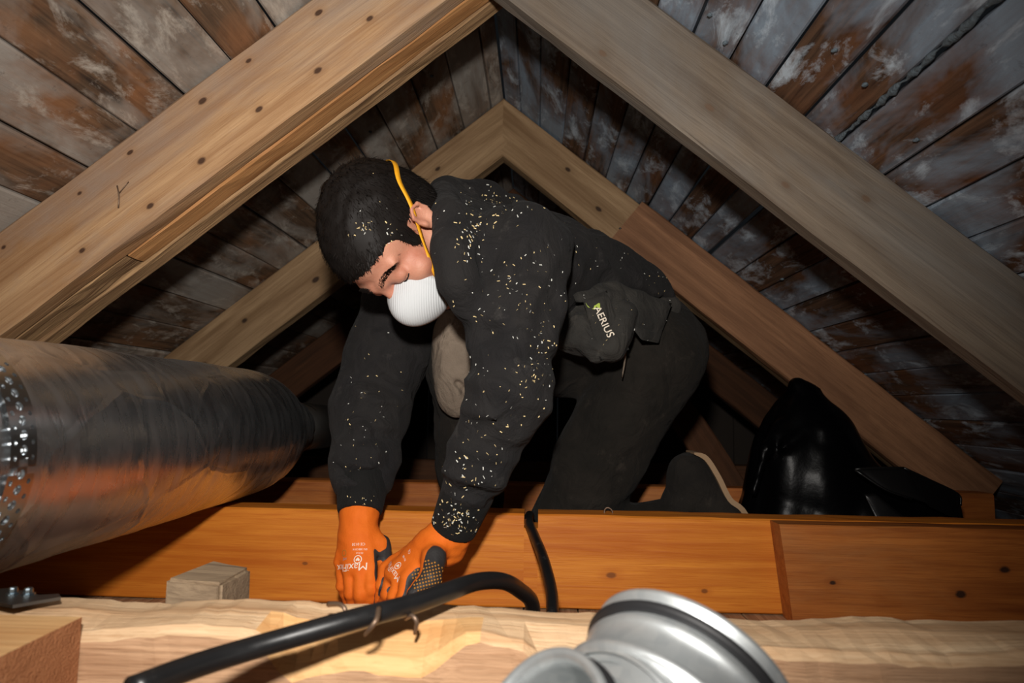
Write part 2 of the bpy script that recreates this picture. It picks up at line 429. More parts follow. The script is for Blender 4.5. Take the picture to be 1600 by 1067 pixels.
def skin():
    t = NT('skin'); tc = t.n('ShaderNodeTexCoord').outputs['Object']
    n = t.noise(tc, 16, 5, .6); f = t.noise(tc, 380, 3, .6)
    t.col(t.mix(t.rng(n, .35, .68), C(206, 148, 122), C(184, 116, 92))); t.p(Roughness=.55)
    t.b.inputs['Subsurface Weight'].default_value = .08; t.b.inputs['Subsurface Radius'].default_value = (.01, .004, .002)
    t.bump(f, .35, .0015); return t.m
M_skin = skin()
M_hair = plain('dark_brown_hair', C(24, 20, 18), .6, 0, .2)
M_dot = plain('orange_grip_dot', C(176, 118, 44), .6)
M_print = plain('white_print', C(240, 226, 206), .6)
M_printg = plain('grey_print', C(150, 148, 150), .6)
M_green = plain('lime_print', C(176, 196, 80), .6)
def maskm():
    t = NT('white_filter_felt'); tc = t.n('ShaderNodeTexCoord').outputs['Object']
    wv = t.n('ShaderNodeTexWave', wave_type='BANDS', bands_direction='X'); t.set(wv.inputs['Vector'], t.mapping(tc, (1, .35, .25))); t.set(wv.inputs['Scale'], 88.); t.set(wv.inputs['Distortion'], 1.2); t.set(wv.inputs['Detail'], 1.)
    t.col(C(204, 207, 209)); t.p(Roughness=.85)
    t.bump(t.math('ADD', wv.outputs['Fac'], t.math('MULTIPLY', t.noise(tc, 260, 3), .5)), .3, .002); return t.m
M_mask = maskm()
M_strap = plain('yellow_elastic', C(240, 168, 26), .6)
M_chip = plain('pale_wood_chip', C(232, 206, 150), .8)
M_chip2 = plain('white_dust', C(214, 214, 206), .9)
M_web = plain('grey_dust_web', C(96, 108, 116), .95, bump=(160, 1., .004))
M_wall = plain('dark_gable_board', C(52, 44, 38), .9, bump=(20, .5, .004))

# ------------------------------------------------------------------ the roof: boards on two slopes
RX, RZ, SL = -.105, .89, .80            # ridge line x, z and slope
CS = 1/math.hypot(1, SL); SN = SL*CS
def slope(name, side, edges, mat, gaps={}):
    root = empty(name, (RX, 0, RZ)); root['kind'] = 'structure'
    root['label'] = 'boarded %s roof slope of old planks with bleached and mouldy patches' % ('left' if side < 0 else 'right')
    d = Vector((side*CS, 0, -SN)); nrm = Vector((side*SN, 0, CS)); obs = []
    for i in range(len(edges)-1):
        g = .0022+gaps.get(i, 0); s0 = edges[i]+.0014; s1 = edges[i+1]-g
        lift = .0035*((i*37 % 5)/4)
        y0, y1 = -.5, 3.4; nseg = 8; V = []; F = []
        ph = random.uniform(0, 6)
        for k in range(nseg+1):
            y = y0+(y1-y0)*k/nseg; wob = .0012*math.sin(k*1.7+ph)
            for (s, q) in ((s0+wob, .003), (s0+wob+.003, 0), (s1+wob-.003, 0), (s1+wob, .003), (s1+wob, .02), (s0+wob, .02)):
                V.append((y-y0, 0+s-s0, q))
        n = 6
        for k in range(nseg):
            for j in range(n): F.append((k*n+j, k*n+(j+1) % n, (k+1)*n+(j+1) % n, (k+1)*n+j))
        F.append(tuple(range(n))); F.append(tuple(nseg*n+j for j in range(n))[::-1])
        # local X along the board (world Y), local Y down the slope, local Z outward
        o = mesh('board', V, F, mat, root, smooth=False)
        p = d*s0+nrm*lift
        M = Matrix(((0, d.x, nrm.x, p.x), (1, d.y, nrm.y, y0), (0, d.z, nrm.z, p.z), (0, 0, 0, 1)))
        if side > 0:
            pass
        o.matrix_local = M
        obs.append(o)
    return root, d, nrm
eL = [.0, .045, .143, .242, .342, .43, .523, .62, .72, .82, .915, 1.01, 1.11, 1.21, 1.31, 1.41, 1.52, 1.64, 1.76, 1.88, 2.0]
eR = [.0, .06, .13, .215, .295, .376, .45, .524, .598, .676, .745, .832, .914, .995, 1.085, 1.175, 1.265, 1.36, 1.46, 1.56, 1.66, 1.77, 1.88, 2.0]
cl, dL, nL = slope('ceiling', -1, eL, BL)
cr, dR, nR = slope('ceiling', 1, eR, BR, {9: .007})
def roof_pt(side, s, y, out=0.):
    d, n = (dL, nL) if side < 0 else (dR, nR); return Vector((RX, y, RZ))+d*s+n*out
# nail points that came through the boards, with pale fluff
def blob_geo(r, seed, n=10, flat=.6):
    bm = bmesh.new(); bmesh.ops.create_icosphere(bm, subdivisions=2, radius=r); rr = random.Random(seed)
    for v in bm.verts: v.co *= 1+rr.uniform(-.25, .25); v.co.z *= flat
    V = [v.co.copy() for v in bm.verts]; F = [tuple(x.index for x in f.verts) for f in bm.faces]; bm.free(); return V, F
def d_roof(px, py, side):
    dd = ray(px, py); t = (RZ-SL*side*RX*-1*-1 if False else 0)
    t = (RZ+SL*side*RX)/(dd[2]+SL*side*dd[0]); return Vector(dd*t)
for (px, py, sd) in ((578, 205, -1), (674, 118, -1), (1134, 66, 1), (1352, 131, 1), (1433, 217, 1), (1223, 435, 1), (1110, 22, 1), (1305, 77, 1)):
    q = d_roof(px, py, sd); root = cl if sd < 0 else cr; n = nL if sd < 0 else nR
    V, F = blob_geo(.0045, px); o = mesh('nail_tip', V, F, M_web, root); o.location = q-n*.002-Vector((RX, 0, RZ))
# dusty web packed in the open joint of the right slope
V = []; F = []; N = 60
for i in range(N):
    y = .45+.66*i/(N-1); r_ = .0025+.003*math.sin(i*1.3)*math.sin(i*.37)+random.uniform(0, .003); r_ *= 1-.45*abs(i/(N-1)-.4)
    c = roof_pt(1, .739+random.uniform(-.0015, .0015), y, .001)-Vector((RX, 0, RZ))
    for k in range(7):
        a = 6.283*k/7; V.append(c+dR*math.cos(a)*r_*1.2*random.uniform(.6, 1.3)+nR*math.sin(a)*r_*random.uniform(.6, 1.2))
for i in range(N-1):
    for k in range(7): F.append((i*7+k, i*7+(k+1) % 7, (i+1)*7+(k+1) % 7, (i+1)*7+k))
props(mesh('dust_web', V, F, M_web, cr), 'grey cobweb and dust packed into the open joint', kind='stuff')

# ------------------------------------------------------------------ floor boards between the joists, gable
FZ = -.372
fl_root = empty('floor', (0, 0, FZ)); props(fl_root, 'pale ceiling planks seen from above between the joists', kind='structure')
fme = None
for i in range(33):
    x = -1.62+i*.1
    V, F = beam_geo(4.1, .0975, .02, seg=4, jit=.0006, ch=.0015)
    o = mesh('plank', V, F, M_floor, fl_root, smooth=False)
    o.matrix_local = Matrix(((0, -1, 0, x+.1), (1, 0, 0, -.6), (0, 0, 1, random.uniform(-.0015, 0)), (0, 0, 0, 1)))
wl = []
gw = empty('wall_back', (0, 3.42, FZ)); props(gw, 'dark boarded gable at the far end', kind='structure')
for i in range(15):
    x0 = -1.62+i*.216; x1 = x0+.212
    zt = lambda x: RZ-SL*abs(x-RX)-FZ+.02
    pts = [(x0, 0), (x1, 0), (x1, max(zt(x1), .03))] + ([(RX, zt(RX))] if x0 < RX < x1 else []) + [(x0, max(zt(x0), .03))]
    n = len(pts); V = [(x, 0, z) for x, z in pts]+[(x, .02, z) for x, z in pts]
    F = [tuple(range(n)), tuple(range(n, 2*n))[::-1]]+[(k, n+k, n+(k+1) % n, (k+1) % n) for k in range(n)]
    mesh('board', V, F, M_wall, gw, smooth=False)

# ------------------------------------------------------------------ rafters
def rafter(side, Y, w, h, L, mat, s0=0., name='rafter', parent=None, drop=0., plumb=True):
    d = dL if side < 0 else dR; n = nL if side < 0 else nR
    p = Vector((RX, Y, RZ))+d*s0-n*(.0015+drop)
    if side > 0: V, F = beam_geo(L, w, h, seg=18, jit=.0012, ch=.004, end0=(-SL if plumb else 0))
    else: V, F = beam_geo(L, w, h, seg=18, jit=.0012, ch=.004, end0=(-SL if plumb else 0))
    # local: X down slope, Z outward; Y thickness = Z x X
    if side > 0:   # z x x = n x d = points -Y for the right slope?
        pass
    yv = n.cross(d)
    if yv.y < 0: V = [(x, -y, z) for x, y, z in V]; F = [f[::-1] for f in F]
    o = mesh(name, V, F, mat, None, smooth=False); o.matrix_world = frame_matrix(p, d, n)
    return o
def put(o, parent):
    o.parent = parent; o.matrix_parent_inverse = parent.matrix_world.inverted() if False else Matrix.Translation(-Vector(parent.location)); return o

# near left: three planks nailed side by side
rl = empty('rafter', (RX-.6, 1.06, RZ-.5)); props(rl, 'thick near left rafter of three warm planks nailed together with dark knots', 'rafter', 'near rafters')
put(rafter(-1, 1.06, .041, .142, 1.55, M_near_l, name='front_plank'), rl)
put(rafter(-1, 1.1005, .050, .143, .86, M_near_c, name='middle_plank'), rl)
put(rafter(-1, 1.1005, .050, .1405, .68, M_near_b, s0=.864, name='middle_plank', plumb=False), rl)
put(rafter(-1, 1.1505, .044, .146, 1.48, M_near_b, s0=.07, name='rear_plank', plumb=False), rl)
for (a, b, c) in (((486, 168, 1.19), (494, 190, 1.18), (505, 204, 1.19)), ((512, 154, 1.17), (527, 157, 1.16), (545, 163, 1.17))):
    put(tube('nail', [at(*a), at(*b), at(*c)], .0028, M_nail, None, 7, 3), rl)
    
# twig-like check mark in the face
put(tube('splinter', [at(183, 290, 1.058), at(186, 306, 1.057), at(185, 325, 1.058)], .0012, M_nail, None, 5, 2), rl)
put(tube('splinter', [at(186, 302, 1.058), at(194, 292, 1.056), at(201, 284, 1.058)], .0009, M_nail, None, 5, 2), rl)
rr_ = empty('rafter', (RX+.6, 1.06, RZ-.5)); props(rr_, 'near right rafter, single weathered grey timber crossing the top right', 'rafter', 'near rafters')
put(rafter(1, 1.06, .042, .143, 1.6, M_near_r, name='timber'), rr_)
# far pair
fa = empty('rafter', (RX-.6, 1.9, RZ-.5)); props(fa, 'far left rafter meeting at the apex behind the head of the man', 'rafter', 'far rafters')
put(rafter(-1, 1.9, .055, .136, 1.6, M_far, name='timber'), fa)
fb = empty('rafter', (RX+.6, 1.9, RZ-.5)); props(fb, 'far right rafter with a reddish board fixed over it, behind the back of the man', 'rafter', 'far rafters')
put(rafter(1, 1.9, .055, .136, 1.72, M_far, name='timber'), fb)
put(rafter(1, 1.862, .037, .140, 1.2, M_farred, s0=.505, name='splice_board', plumb=False), fb)
V, F = blob_geo(.004, 5); o = mesh('nail_head', V, F, M_zinc, None); o.location = at(969, 357, 1.86); put(o, fb)
# third pair in the dark
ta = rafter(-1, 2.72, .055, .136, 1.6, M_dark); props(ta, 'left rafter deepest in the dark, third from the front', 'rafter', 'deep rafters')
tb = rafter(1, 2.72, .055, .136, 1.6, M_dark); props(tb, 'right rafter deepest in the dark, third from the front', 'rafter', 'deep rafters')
# brace
a, b = Vector(at(1045, 570, 2.3)), Vector(at(1180, 775, 2.3))
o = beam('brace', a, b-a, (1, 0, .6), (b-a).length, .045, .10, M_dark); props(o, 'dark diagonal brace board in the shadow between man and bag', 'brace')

# ------------------------------------------------------------------ joists
def joist(Y, w, label, mat, x0=-1.36, x1=1.15, top=-.2, h=.17, group='floor joists', **kw):
    o = beam('joist', (x0, Y, top), (1, 0, 0), (0, 0, 1), x1-x0, w, h, mat, **kw); return o
jm = empty('joist', (0, 1.30, FZ)); props(jm, 'honey coloured joist across the middle with a notch for the cable and a side board', 'joist')
put(beam('timber', (-1.4, 1.30, -.2), (1, 0, 0), (0, 0, 1), 1.38, .07, .17, M_joist, seg=20, jit=.0008, ch=.003), jm)
put(beam('timber', (.006, 1.30, -.2), (1, 0, 0), (0, 0, 1), 1.19, .07, .17, M_joist, seg=20, jit=.0008, ch=.003), jm)
put(beam('timber', (-.021, 1.3005, -.226), (1, 0, 0), (0, 0, 1), .028, .069, .144, M_joist, seg=2, jit=.0004, ch=.002), jm)
put(beam('side_board', (.432, 1.248, -.2005), (1, 0, 0), (0, 0, 1), .77, .051, .171, M_joist2, seg=14, jit=.0008, ch=.003, end0=-.12), jm)
jm_wire = tube('wire_staple', [at(944, 806, 1.33), at(945, 796, 1.33), at(950, 793, 1.33), at(956, 797, 1.33), at(958, 806, 1.33)], .0014, M_nail, None, 6, 3); put(jm_wire, jm)
jb = joist(1.785, .065, '', M_joist2, seg=16); props(jb, 'dark orange joist behind the man, third from the front', 'joist')
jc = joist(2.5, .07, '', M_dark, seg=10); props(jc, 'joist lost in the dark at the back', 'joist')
# foreground beam with a chopped, splintered top edge
def fedge(x, k):
    xx = x-1.4
    d = .0025+.0025*math.sin(xx*9)+.002*math.sin(xx*31+1)
    if k in (0, 1):
        d += .006+.004*math.sin(xx*23)
        q = min(1, max(0, (xx+.25)/.03))*min(1, max(0, (-.055-xx)/.04))
        d += q*((.026 if k == 0 else .020)+.006*math.sin(xx*47))
        if .0 < xx < .12: d += .008
    if k == 2: d += .006*min(1, max(0, (xx+.25)/.03))*min(1, max(0, (-.055-xx)/.04))
    return max(0, d)
fb_ = empty('beam', (0, .635, FZ)); props(fb_, 'rough sawn pale beam across the foreground with splintered top edge', 'beam')
ftb = put(beam('timber', (-1.4, .635, -.2025), (1, 0, 0), (0, 0, 1), 2.6, .088, .165, M_fore, seg=200, jit=.0011, ch=.008, edge=fedge), fb_)
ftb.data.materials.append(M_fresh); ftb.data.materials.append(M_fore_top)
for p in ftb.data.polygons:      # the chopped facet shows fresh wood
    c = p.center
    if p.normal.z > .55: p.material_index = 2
    if -.245 < c.x-1.4+.006*math.sin(c.z*900) < -.055 and c.y < .046 and c.z > -.045 and len(p.vertices) == 4: p.material_index = 1
def slab(name, pts, z0, z1, mat, parent, top_jit=.001):
    n = len(pts); V = [(p[0], p[1], z0) for p in pts]+[(p[0]+random.uniform(-1, 1)*top_jit, p[1]+random.uniform(-1, 1)*top_jit, z1+(p[2] if len(p) > 2 else 0)) for p in pts]
    F = [tuple(range(n))[::-1], tuple(range(n, 2*n))]+[(k, (k+1) % n, n+(k+1) % n, n+k) for k in range(n)]
    o = mesh(name, V, F, mat, None, smooth=False); put(o, parent) if parent else None; return o
def xy(px, py, z): p = atz(px, py, z); return (p[0], p[1])
def chip(name, pxs, z, th, mat):
    pts = [xy(a, b, z) for a, b in pxs]; 
    ar = sum(pts[i][0]*pts[(i+1) % len(pts)][1]-pts[(i+1) % len(pts)][0]*pts[i][1] for i in range(len(pts)))
    if ar < 0: pts = pts[::-1]
    slab(name, pts, z-th, z, mat, fb_)
# sawn stub in the lower left
A_, B_ = xy(145, 958, -.2), xy(0, 1020, -.2)
st = slab('beam_offcut', [(-.95, B_[1]-.03), (-.414, B_[1]-.03, -.002), (-.414, .632), (-.95, .632)], -.36, -.1985, [M_fresh, M_end], None)
for p in st.data.polygons:
    c = p.normal; p.material_index = 1 if c.x > .5 else 0
props(st, 'sawn beam stub with rough reddish cut end in the lower left corner', 'offcut')
# wood block
bq = [xy(258, 905, -.203), xy(345, 912, -.203), xy(393, 884, -.203), xy(330, 879, -.203)]
wb = slab('wood_block', [(bq[0][0], bq[0][1]), (bq[1][0], bq[1][1], .001), (bq[2][0], bq[2][1], -.002), (bq[3][0], bq[3][1], .003)], FZ+.001, -.203, M_grey, None)
bmx = bmesh.new(); bmx.from_mesh(wb.data); bmesh.ops.bevel(bmx, geom=bmx.edges[:], offset=.004, segments=2, affect='EDGES'); bmesh.ops.subdivide_edges(bmx, edges=bmx.edges[:], cuts=1)
for v in bmx.verts: v.co += Vector((random.uniform(-1, 1), random.uniform(-1, 1), random.uniform(-1, 1)))*.0008
bmx.to_mesh(wb.data); bmx.free()
props(wb, 'short grey offcut of timber standing behind the foreground beam', 'wood block')

# bracket with bolts on the beam, left
brk = empty('bracket', (-.57, .68, -.2)); props(brk, 'small grey metal bracket with two bolts lying at the left end of the foreground beam', 'bracket')
z = -.1955
pl = [xy(-30, 925, z), xy(-30, 938, z), xy(20, 947, z), xy(60, 940, z), xy(95, 934, z), xy(92, 929, z), xy(60, 931, z), xy(48, 926, z), xy(10, 920, z)]
n = len(pl); V = [(x, y, z-.002) for x, y in pl]+[(x, y, z+.001) for x, y in pl]
F = [tuple(range(n))[::-1], tuple(range(n, 2*n))]+[(k, (k+1) % n, n+(k+1) % n, n+k) for k in range(n)]
put(mesh('plate', V, F, M_dull, None, smooth=False), brk)
for (px, py) in ((20, 930), (44, 931)):
    p = atz(px, py, z); g1 = lathe_geo([(0, .008), (.0035, .008), (.0042, .0065), (.0042, .003), (.0062, .0026), (.0062, .001)], 8)
    o = mesh('bolt', [Vector(p)+v for v in g1[0]], g1[1], M_zinc, None, smooth=False); put(o, brk)

# ------------------------------------------------------------------ insulated foil duct with perforated strap
du = empty('insulated_duct', (-.627, .9, -.2)); props(du, 'large foil wrapped insulated duct running along the left under the rafters', 'duct')
DX, DZ, DR = -.627, -.064, .134
def duct_geo():
    V = []; F = []; n = 72; ys = np.concatenate([np.linspace(-.35, 1.36, 90), np.linspace(1.375, 1.75, 26)])
    f = waves(.0011, 30, 5, 6, (1, .5, 1)); f2 = waves(.0005, 90, 9, 6)
    for y in ys:
        r = DR
        if y > 1.4: t = (y-1.4)/.35; r = DR-(DR-.07)*(t*t*(3-2*t))
        if y > 1.71: r = .063
        for k in range(n):
            a = 2*math.pi*k/n; x = math.cos(a); zz = math.sin(a)
            q = r+float(f(x*r, y, zz*r))+float(f2(x*r, y, zz*r))
            q -= .0018*math.exp(-((y*1+.12*a-1.02) % .33-.1)**2/.00012)
            V.append((DX+x*q, y, DZ+zz*q))
    m = len(ys)
    for i in range(m-1):
        for k in range(n): F.append((i*n+k, (i+1)*n+k, (i+1)*n+(k+1) % n, i*n+(k+1) % n))
    return V, F
put(mesh('jacket', *duct_geo(), M_foil, None), du)
# steel collar past the end of the insulation
V, F = tube_geo([(DX, 1.72, DZ), (DX+.03, 1.9, DZ), (DX+.08, 2.2, DZ+.0)], .061, 24); put(mesh('collar', V, F, M_dull, None), du)
g = [lathe_geo([(.061, y_), (.065, y_+.006), (.061, y_+.012)], 24, align_z((0, 1, 0), (DX+.005, 1.77, DZ))) for y_ in (0., .05)]
put(mesh('collar_bead', *join_geo(*g), M_dull, None), du)
def strap_geo():
    V = []; F = []; R = DR+.0035; cols = [(-.017, -.006, .0026), (-.006, .006, .0048), (.006, .017, .0026)]; da = .0145/R; N = int(2*math.pi/da)
    for i in range(N):
        a0 = i*da
        for ci, (y0, y1, hr) in enumerate(cols):
            off = .5 if ci == 1 else 0.
            cx = (y0+y1)/2; hw = (y1-y0)/2; hh = .0145/2
            base = len(V)
            for k in range(12):
                t = 2*math.pi*(k+.5)/12; c, s_ = math.cos(t), math.sin(t); q = max(abs(c), abs(s_))
                V.append((cx+hw*c/q, (i+off+.5)*da+hh*s_/q/R, 0.)); 
            for k in range(12):
                t = 2*math.pi*(k+.5)/12; V.append((cx+hr*math.cos(t), (i+off+.5)*da+hr*math.sin(t)/R, 0.))
            for k in range(12):
                V.append((cx+hr*.92*math.cos(2*math.pi*(k+.5)/12), (i+off+.5)*da+hr*.92*math.sin(2*math.pi*(k+.5)/12)/R, -.003))
            for k in range(12):
                k2 = (k+1) % 12
                F.append((base+k, base+k2, base+12+k2, base+12+k)); F.append((base+12+k, base+12+k2, base+24+k2, base+24+k))
    out = [(DX+math.cos(a)*(R+d), 0.646+y+.012*math.sin(a-.2), DZ+math.sin(a)*(R+d)) for y, a, d in V]
    return out, F
put(mesh('perforated_strap', *strap_geo(), M_steel, None, smooth=False), du)

# ------------------------------------------------------------------ black rubbish bag behind the joist
def bag():
    f = Field.box3((.40, 1.40, -.42), (1.1, 1.86, .16), .0075)
    f.ell((.67, 1.65, -.26), (.19, .125, .17), k=.02)
    f.ell((.64, 1.65, -.12), (.12, .10, .15), k=.06)
    f.ell((.80, 1.62, -.28), (.17, .13, .12), k=.05)
    f.cap((.635, 1.63, -.04), (.625, 1.63, .04), .06, .026, k=.05)
    f.cap((.625, 1.63, .03), (.610, 1.625, .060), .016, .017, k=.006).cap((.61, 1.625, .055), (.655, 1.63, .045), .014, .012, k=.006)
    P = f
    r = np.random.default_rng(3); K = [(r.normal(size=3)*24, r.uniform(0, 6.28)) for _ in range(5)]
    P.warp(lambda X, Y, Z: sum(.0026*(1-2*np.abs(np.sin(.5*(k[0]*X+k[1]*Y+k[2]*Z*.6+p+np.sin(7*X+9*Z))))**.7) for k, p in K))
    f.chain([at(1178, 770, 1.56), at(1196, 700, 1.58), at(1212, 665, 1.6)], [.010]*3, k=.02)
    f.chain([at(1222, 700, 1.555), at(1262, 672, 1.565)], [.007]*2, k=.015)
    f.ell(at(1440, 790, 1.56), (.08, .05, .05), k=.02)
    f.plane((0, 0, FZ+.003), (0, 0, -1)); return f
def sheet(name, q, mat, parent, bulge=.004, th=.003, nu=14, nv=10, wob=0., seed=1, edge=0.):
    q = [Vector(at(*p)) for p in q]; V = []; F = []; fw = waves(wob, 90, seed, 4) if wob else None
    nrm = (q[1]-q[0]).cross(q[3]-q[0]).normalized(); nrm = -nrm if nrm.y > 0 else nrm
    for side in (0, 1):
        for j in range(nv+1):
            for i in range(nu+1):
                u, v = i/nu, j/nv; p = q[0]*(1-u)*(1-v)+q[1]*u*(1-v)+q[2]*u*v+q[3]*(1-u)*v
                e = min(u, 1-u, v, 1-v); r = min(1, e*8)
                h = bulge*(16*u*(1-u)*v*(1-v))**.5+edge*max(0, 1-e*12)
                if fw: h += float(fw(p.x, p.y, p.z))
                V.append(p+nrm*(h+(th*.5*r**.5 if side == 0 else -th*.5*r**.5)))
    m = (nu+1)*(nv+1); I = lambda s_, i, j: s_*m+j*(nu+1)+i
    for j in range(nv):
        for i in range(nu):
            F.append((I(0, i, j), I(0, i, j+1), I(0, i+1, j+1), I(0, i+1, j))); F.append((I(1, i, j), I(1, i+1, j), I(1, i+1, j+1), I(1, i, j+1)))
    bd = [(i, 0) for i in range(nu)]+[(nu, j) for j in range(nv)]+[(i, nv) for i in range(nu, 0, -1)]+[(0, j) for j in range(nv, 0, -1)]
    for k in range(len(bd)):
        a, b = bd[k], bd[(k+1) % len(bd)]; F.append((I(0, *a), I(0, *b), I(1, *b), I(1, *a)))
    return mesh(name, V, F, mat, parent)
rb_ = fmesh('rubbish_bag', bag(), M_bag)
sheet('fold', [(1336, 733, 1.475), (1412, 731, 1.485), (1452, 788, 1.47), (1382, 766, 1.465)], M_bag2, rb_, .004, .005, edge=.003)
sheet('fold', [(1408, 731, 1.485), (1497, 772, 1.52), (1500, 816, 1.50), (1446, 790, 1.468)], M_bag2, rb_, .006, .005, edge=.003)
sheet('fold', [(1350, 772, 1.48), (1366, 770, 1.48), (1430, 822, 1.475), (1374, 822, 1.475)], M_bag2, rb_, .003, .004)
for q_ in ([(1336, 733, 1.473), (1375, 731, 1.478), (1412, 731, 1.483)], [(1412, 731, 1.483), (1455, 751, 1.5), (1497, 772, 1.518), (1501, 790, 1.515)], [(1336, 734, 1.473), (1382, 764, 1.463), (1425, 780, 1.465)]):
    tube('fold', [at(*p) for p in q_], .0026, M_bag2, rb_, 8, 4)
props(rb_, 'full black plastic rubbish bag tied at the top behind the joist on the right', 'bag')

# ------------------------------------------------------------------ cable, nails, screws
cb = [at(205, 1078, .475), at(300, 1042, .52), at(400, 1011, .56), at(560, 966, .60), at(640, 945, .64), at(700, 924, .68), at(745, 909, .73), at(785, 908, .78), at(812, 922, .83), at(832, 945, .87),
      (-.0, .91, -.30), (.012, .95, -.345), (.024, .99, -.30), at(863, 948, 1.02), at(860, 915, 1.08), at(848, 870, 1.17), at(834, 835, 1.26), at(826, 815, 1.30), (-.010, 1.36, -.212), (-.012, 1.39, -.235), (-.02, 1.405, -.30)]
props(tube('cable', cb, .0092, M_cable, None, 14, 6), 'thick black cable looping over the foreground beam and up through the joist notch', 'cable')
def bent(pts, label):
    props(tube('bent_nail', [at(*p) for p in pts], [.0026, .0022, .0022, .0016], M_nail, None, 7, 4), label, 'nail', 'bent nails holding the cable')
bent([(513, 944, .655), (530, 944, .645), (539, 952, .64), (540, 972, .642)], 'rusty bent nail left of the cable on the foreground beam')
bent([(592, 950, .605), (589, 966, .585), (580, 980, .582), (570, 992, .592)], 'bent nail hooked over the black cable')
bent([(634, 965, .64), (644, 962, .63), (651, 972, .628), (648, 990, .635)], 'bent nail right of the cable on the foreground beam')
for (px, py, rz, lab) in ((690, 946, .6, 'small zinc screw lying on the planks beside the left glove'), (706, 950, -.5, 'second small zinc screw lying nearest the foreground beam')):
    p = Vector(atz(px, py, FZ+.006)); p = Vector(at(px, py, 1.24)); p.z = FZ+.004
    d = Vector((math.cos(rz), math.sin(rz), .05)); g1 = lathe_geo([(0, .003), (.005, .003), (.005, 0), (.0025, -.002), (.0022, -.02), (0, -.026)], 10, align_z(d, p))
    props(mesh('screw', *g1, M_zinc, None), lab, 'screw', 'loose screws')

# ------------------------------------------------------------------ galvanised elbow in the foreground
def elbow():
    root = empty('duct_elbow', (.05, .42, FZ)); props(root, 'shiny galvanised duct elbow with black gasketed rims, blurred in the foreground', 'duct fitting')
    c1 = Vector(at(1078, 1056, .52)); a1 = Vector((.52, .64, .47)).normalized()
    a2 = Vector((-.70, -.45, .58)).normalized()
    R = .0725; R2 = .052; s1 = .05; rb = .076
    # centre line: straight out of rim 1, arc, straight to rim 2
    p1 = c1-a1*s1; ang = math.acos(max(-1, min(1, (-a1).dot(a2)))); 
    nb = (a2+a1*a1.dot(a2)*-1).normalized() if False else (a2-(-a1)*a2.dot(-a1)).normalized()
    th = math.acos((-a1).dot(a2)); ctr = p1+nb*rb
    cl = [c1-a1*.012, p1]
    arc = [ctr+(-nb*math.cos(t)+(-a1)*math.sin(t))*rb for t in np.linspace(0, th, 26)]
    p2 = arc[-1]; c2 = p2+a2*.03
    V, F = tube_geo(arc, [R, R, R, R*.96, R2*1.05, R2], 56, False); me = mesh('bend', V, F, M_galv, None); put(me, root)
    for (p, a, L, nm, R) in ((p1, a1, s1, 'collar', R), (p2, a2, .034, 'collar', R2)):
        prof = [(R+.0005, -.006), (R+.004, -.003), (R+.004, .002), (R+.0005, .005), (R-.001, L*.35), (R-.001, L*.5), (R+.002, L*.55), (R-.001, L*.6), (R-.001, L-.006), (R+.004, L-.004), (R+.0045, L), (R+.002, L+.002), (R-.002, L), (R-.004, L-.01), (R-.004, -.01)]
        put(mesh(nm, *lathe_geo(prof, 64, align_z(a, p)), M_galv, None), root)
        put(mesh('gasket', *lathe_geo([(R-.001, L-.017), (R+.003, L-.0165), (R+.0055, L-.013), (R+.003, L-.0095), (R-.001, L-.009)], 64, align_z(a, p)), M_rub, None), root)
    # gore seams
    Rr = list(np.interp(np.linspace(0, 1, len(arc)), np.linspace(0, 1, 6), [.0725, .0725, .0725, .0725*.96, .052*1.05, .052]))
    for i in (7, 15):
        put(mesh('seam', *lathe_geo([(Rr[i], -.003), (Rr[i]+.0028, -.001), (Rr[i]+.0028, .001), (Rr[i], .003)], 56, align_z((arc[i+1]-arc[i-1]).normalized(), arc[i])), M_galv, None), root)
    for ch in root.children: V = V+[v.co.copy() for v in ch.data.vertices]
    return root, c1, c2, [v for v in V]
elb, c1, c2, ev = elbow()
zmin = min(v.z for v in ev)
# timber under the elbow, below the picture
o = beam('prop_board', (-.28, .30, zmin-.003), (1, 0, 0), (0, 0, 1), .7, .2, max(.01, zmin-.003-FZ-.001), M_fore, seg=6, jit=.0003, ch=.003); props(o, 'board lying under the galvanised elbow below the picture edge', 'board')

# ================================================================== the man
def unit(v): v = np.array(v, float); return v/np.linalg.norm(v)
HF = unit((-.02, -.28, -.96)); HL = np.array((.64, -.74, .20)); HL = unit(HL-HF*HL.dot(HF)); HU = np.cross(HF, HL)
HO = np.array(at(624, 372, 1.10))
HM = np.stack([HL, HF, HU], 1)      # local (left, forward, up) -> world
def hp(l, f_, u): return HO+HM@np.array((l, f_, u), float)
N_ = np.array((-.12, 1.25, .285)); LS = np.array((-.035, 1.15, .255)); RS = np.array((-.275, 1.40, .225))
LE = np.array(at(796, 610, 1.05)); LW = np.array(at(711, 818, 1.125)); RE = np.array(at(578, 640, 1.31)); RW = np.array(at(563, 792, 1.215))
PC = np.array((.215, 1.585, .165)); LH = np.array((.25, 1.50, .11)); RH = np.array((.18, 1.66, .13))
LK = np.array((.055, 1.50, -.285)); LA = np.array((.335, 1.53, -.25)); RK = np.array(at(722, 562, 1.385)); RA = np.array((-.13, 1.56, -.29))
TU = unit(N_-PC); TL = unit(np.array((.7, -.7, 0.))-TU*np.dot(TU, (.7, -.7, 0))); TF = np.cross(TL, TU)
TM = np.stack([TU, TL, TF], 1)
CH = N_-TU*.13+np.array((0, .03, .0)); MID = (CH+PC)/2

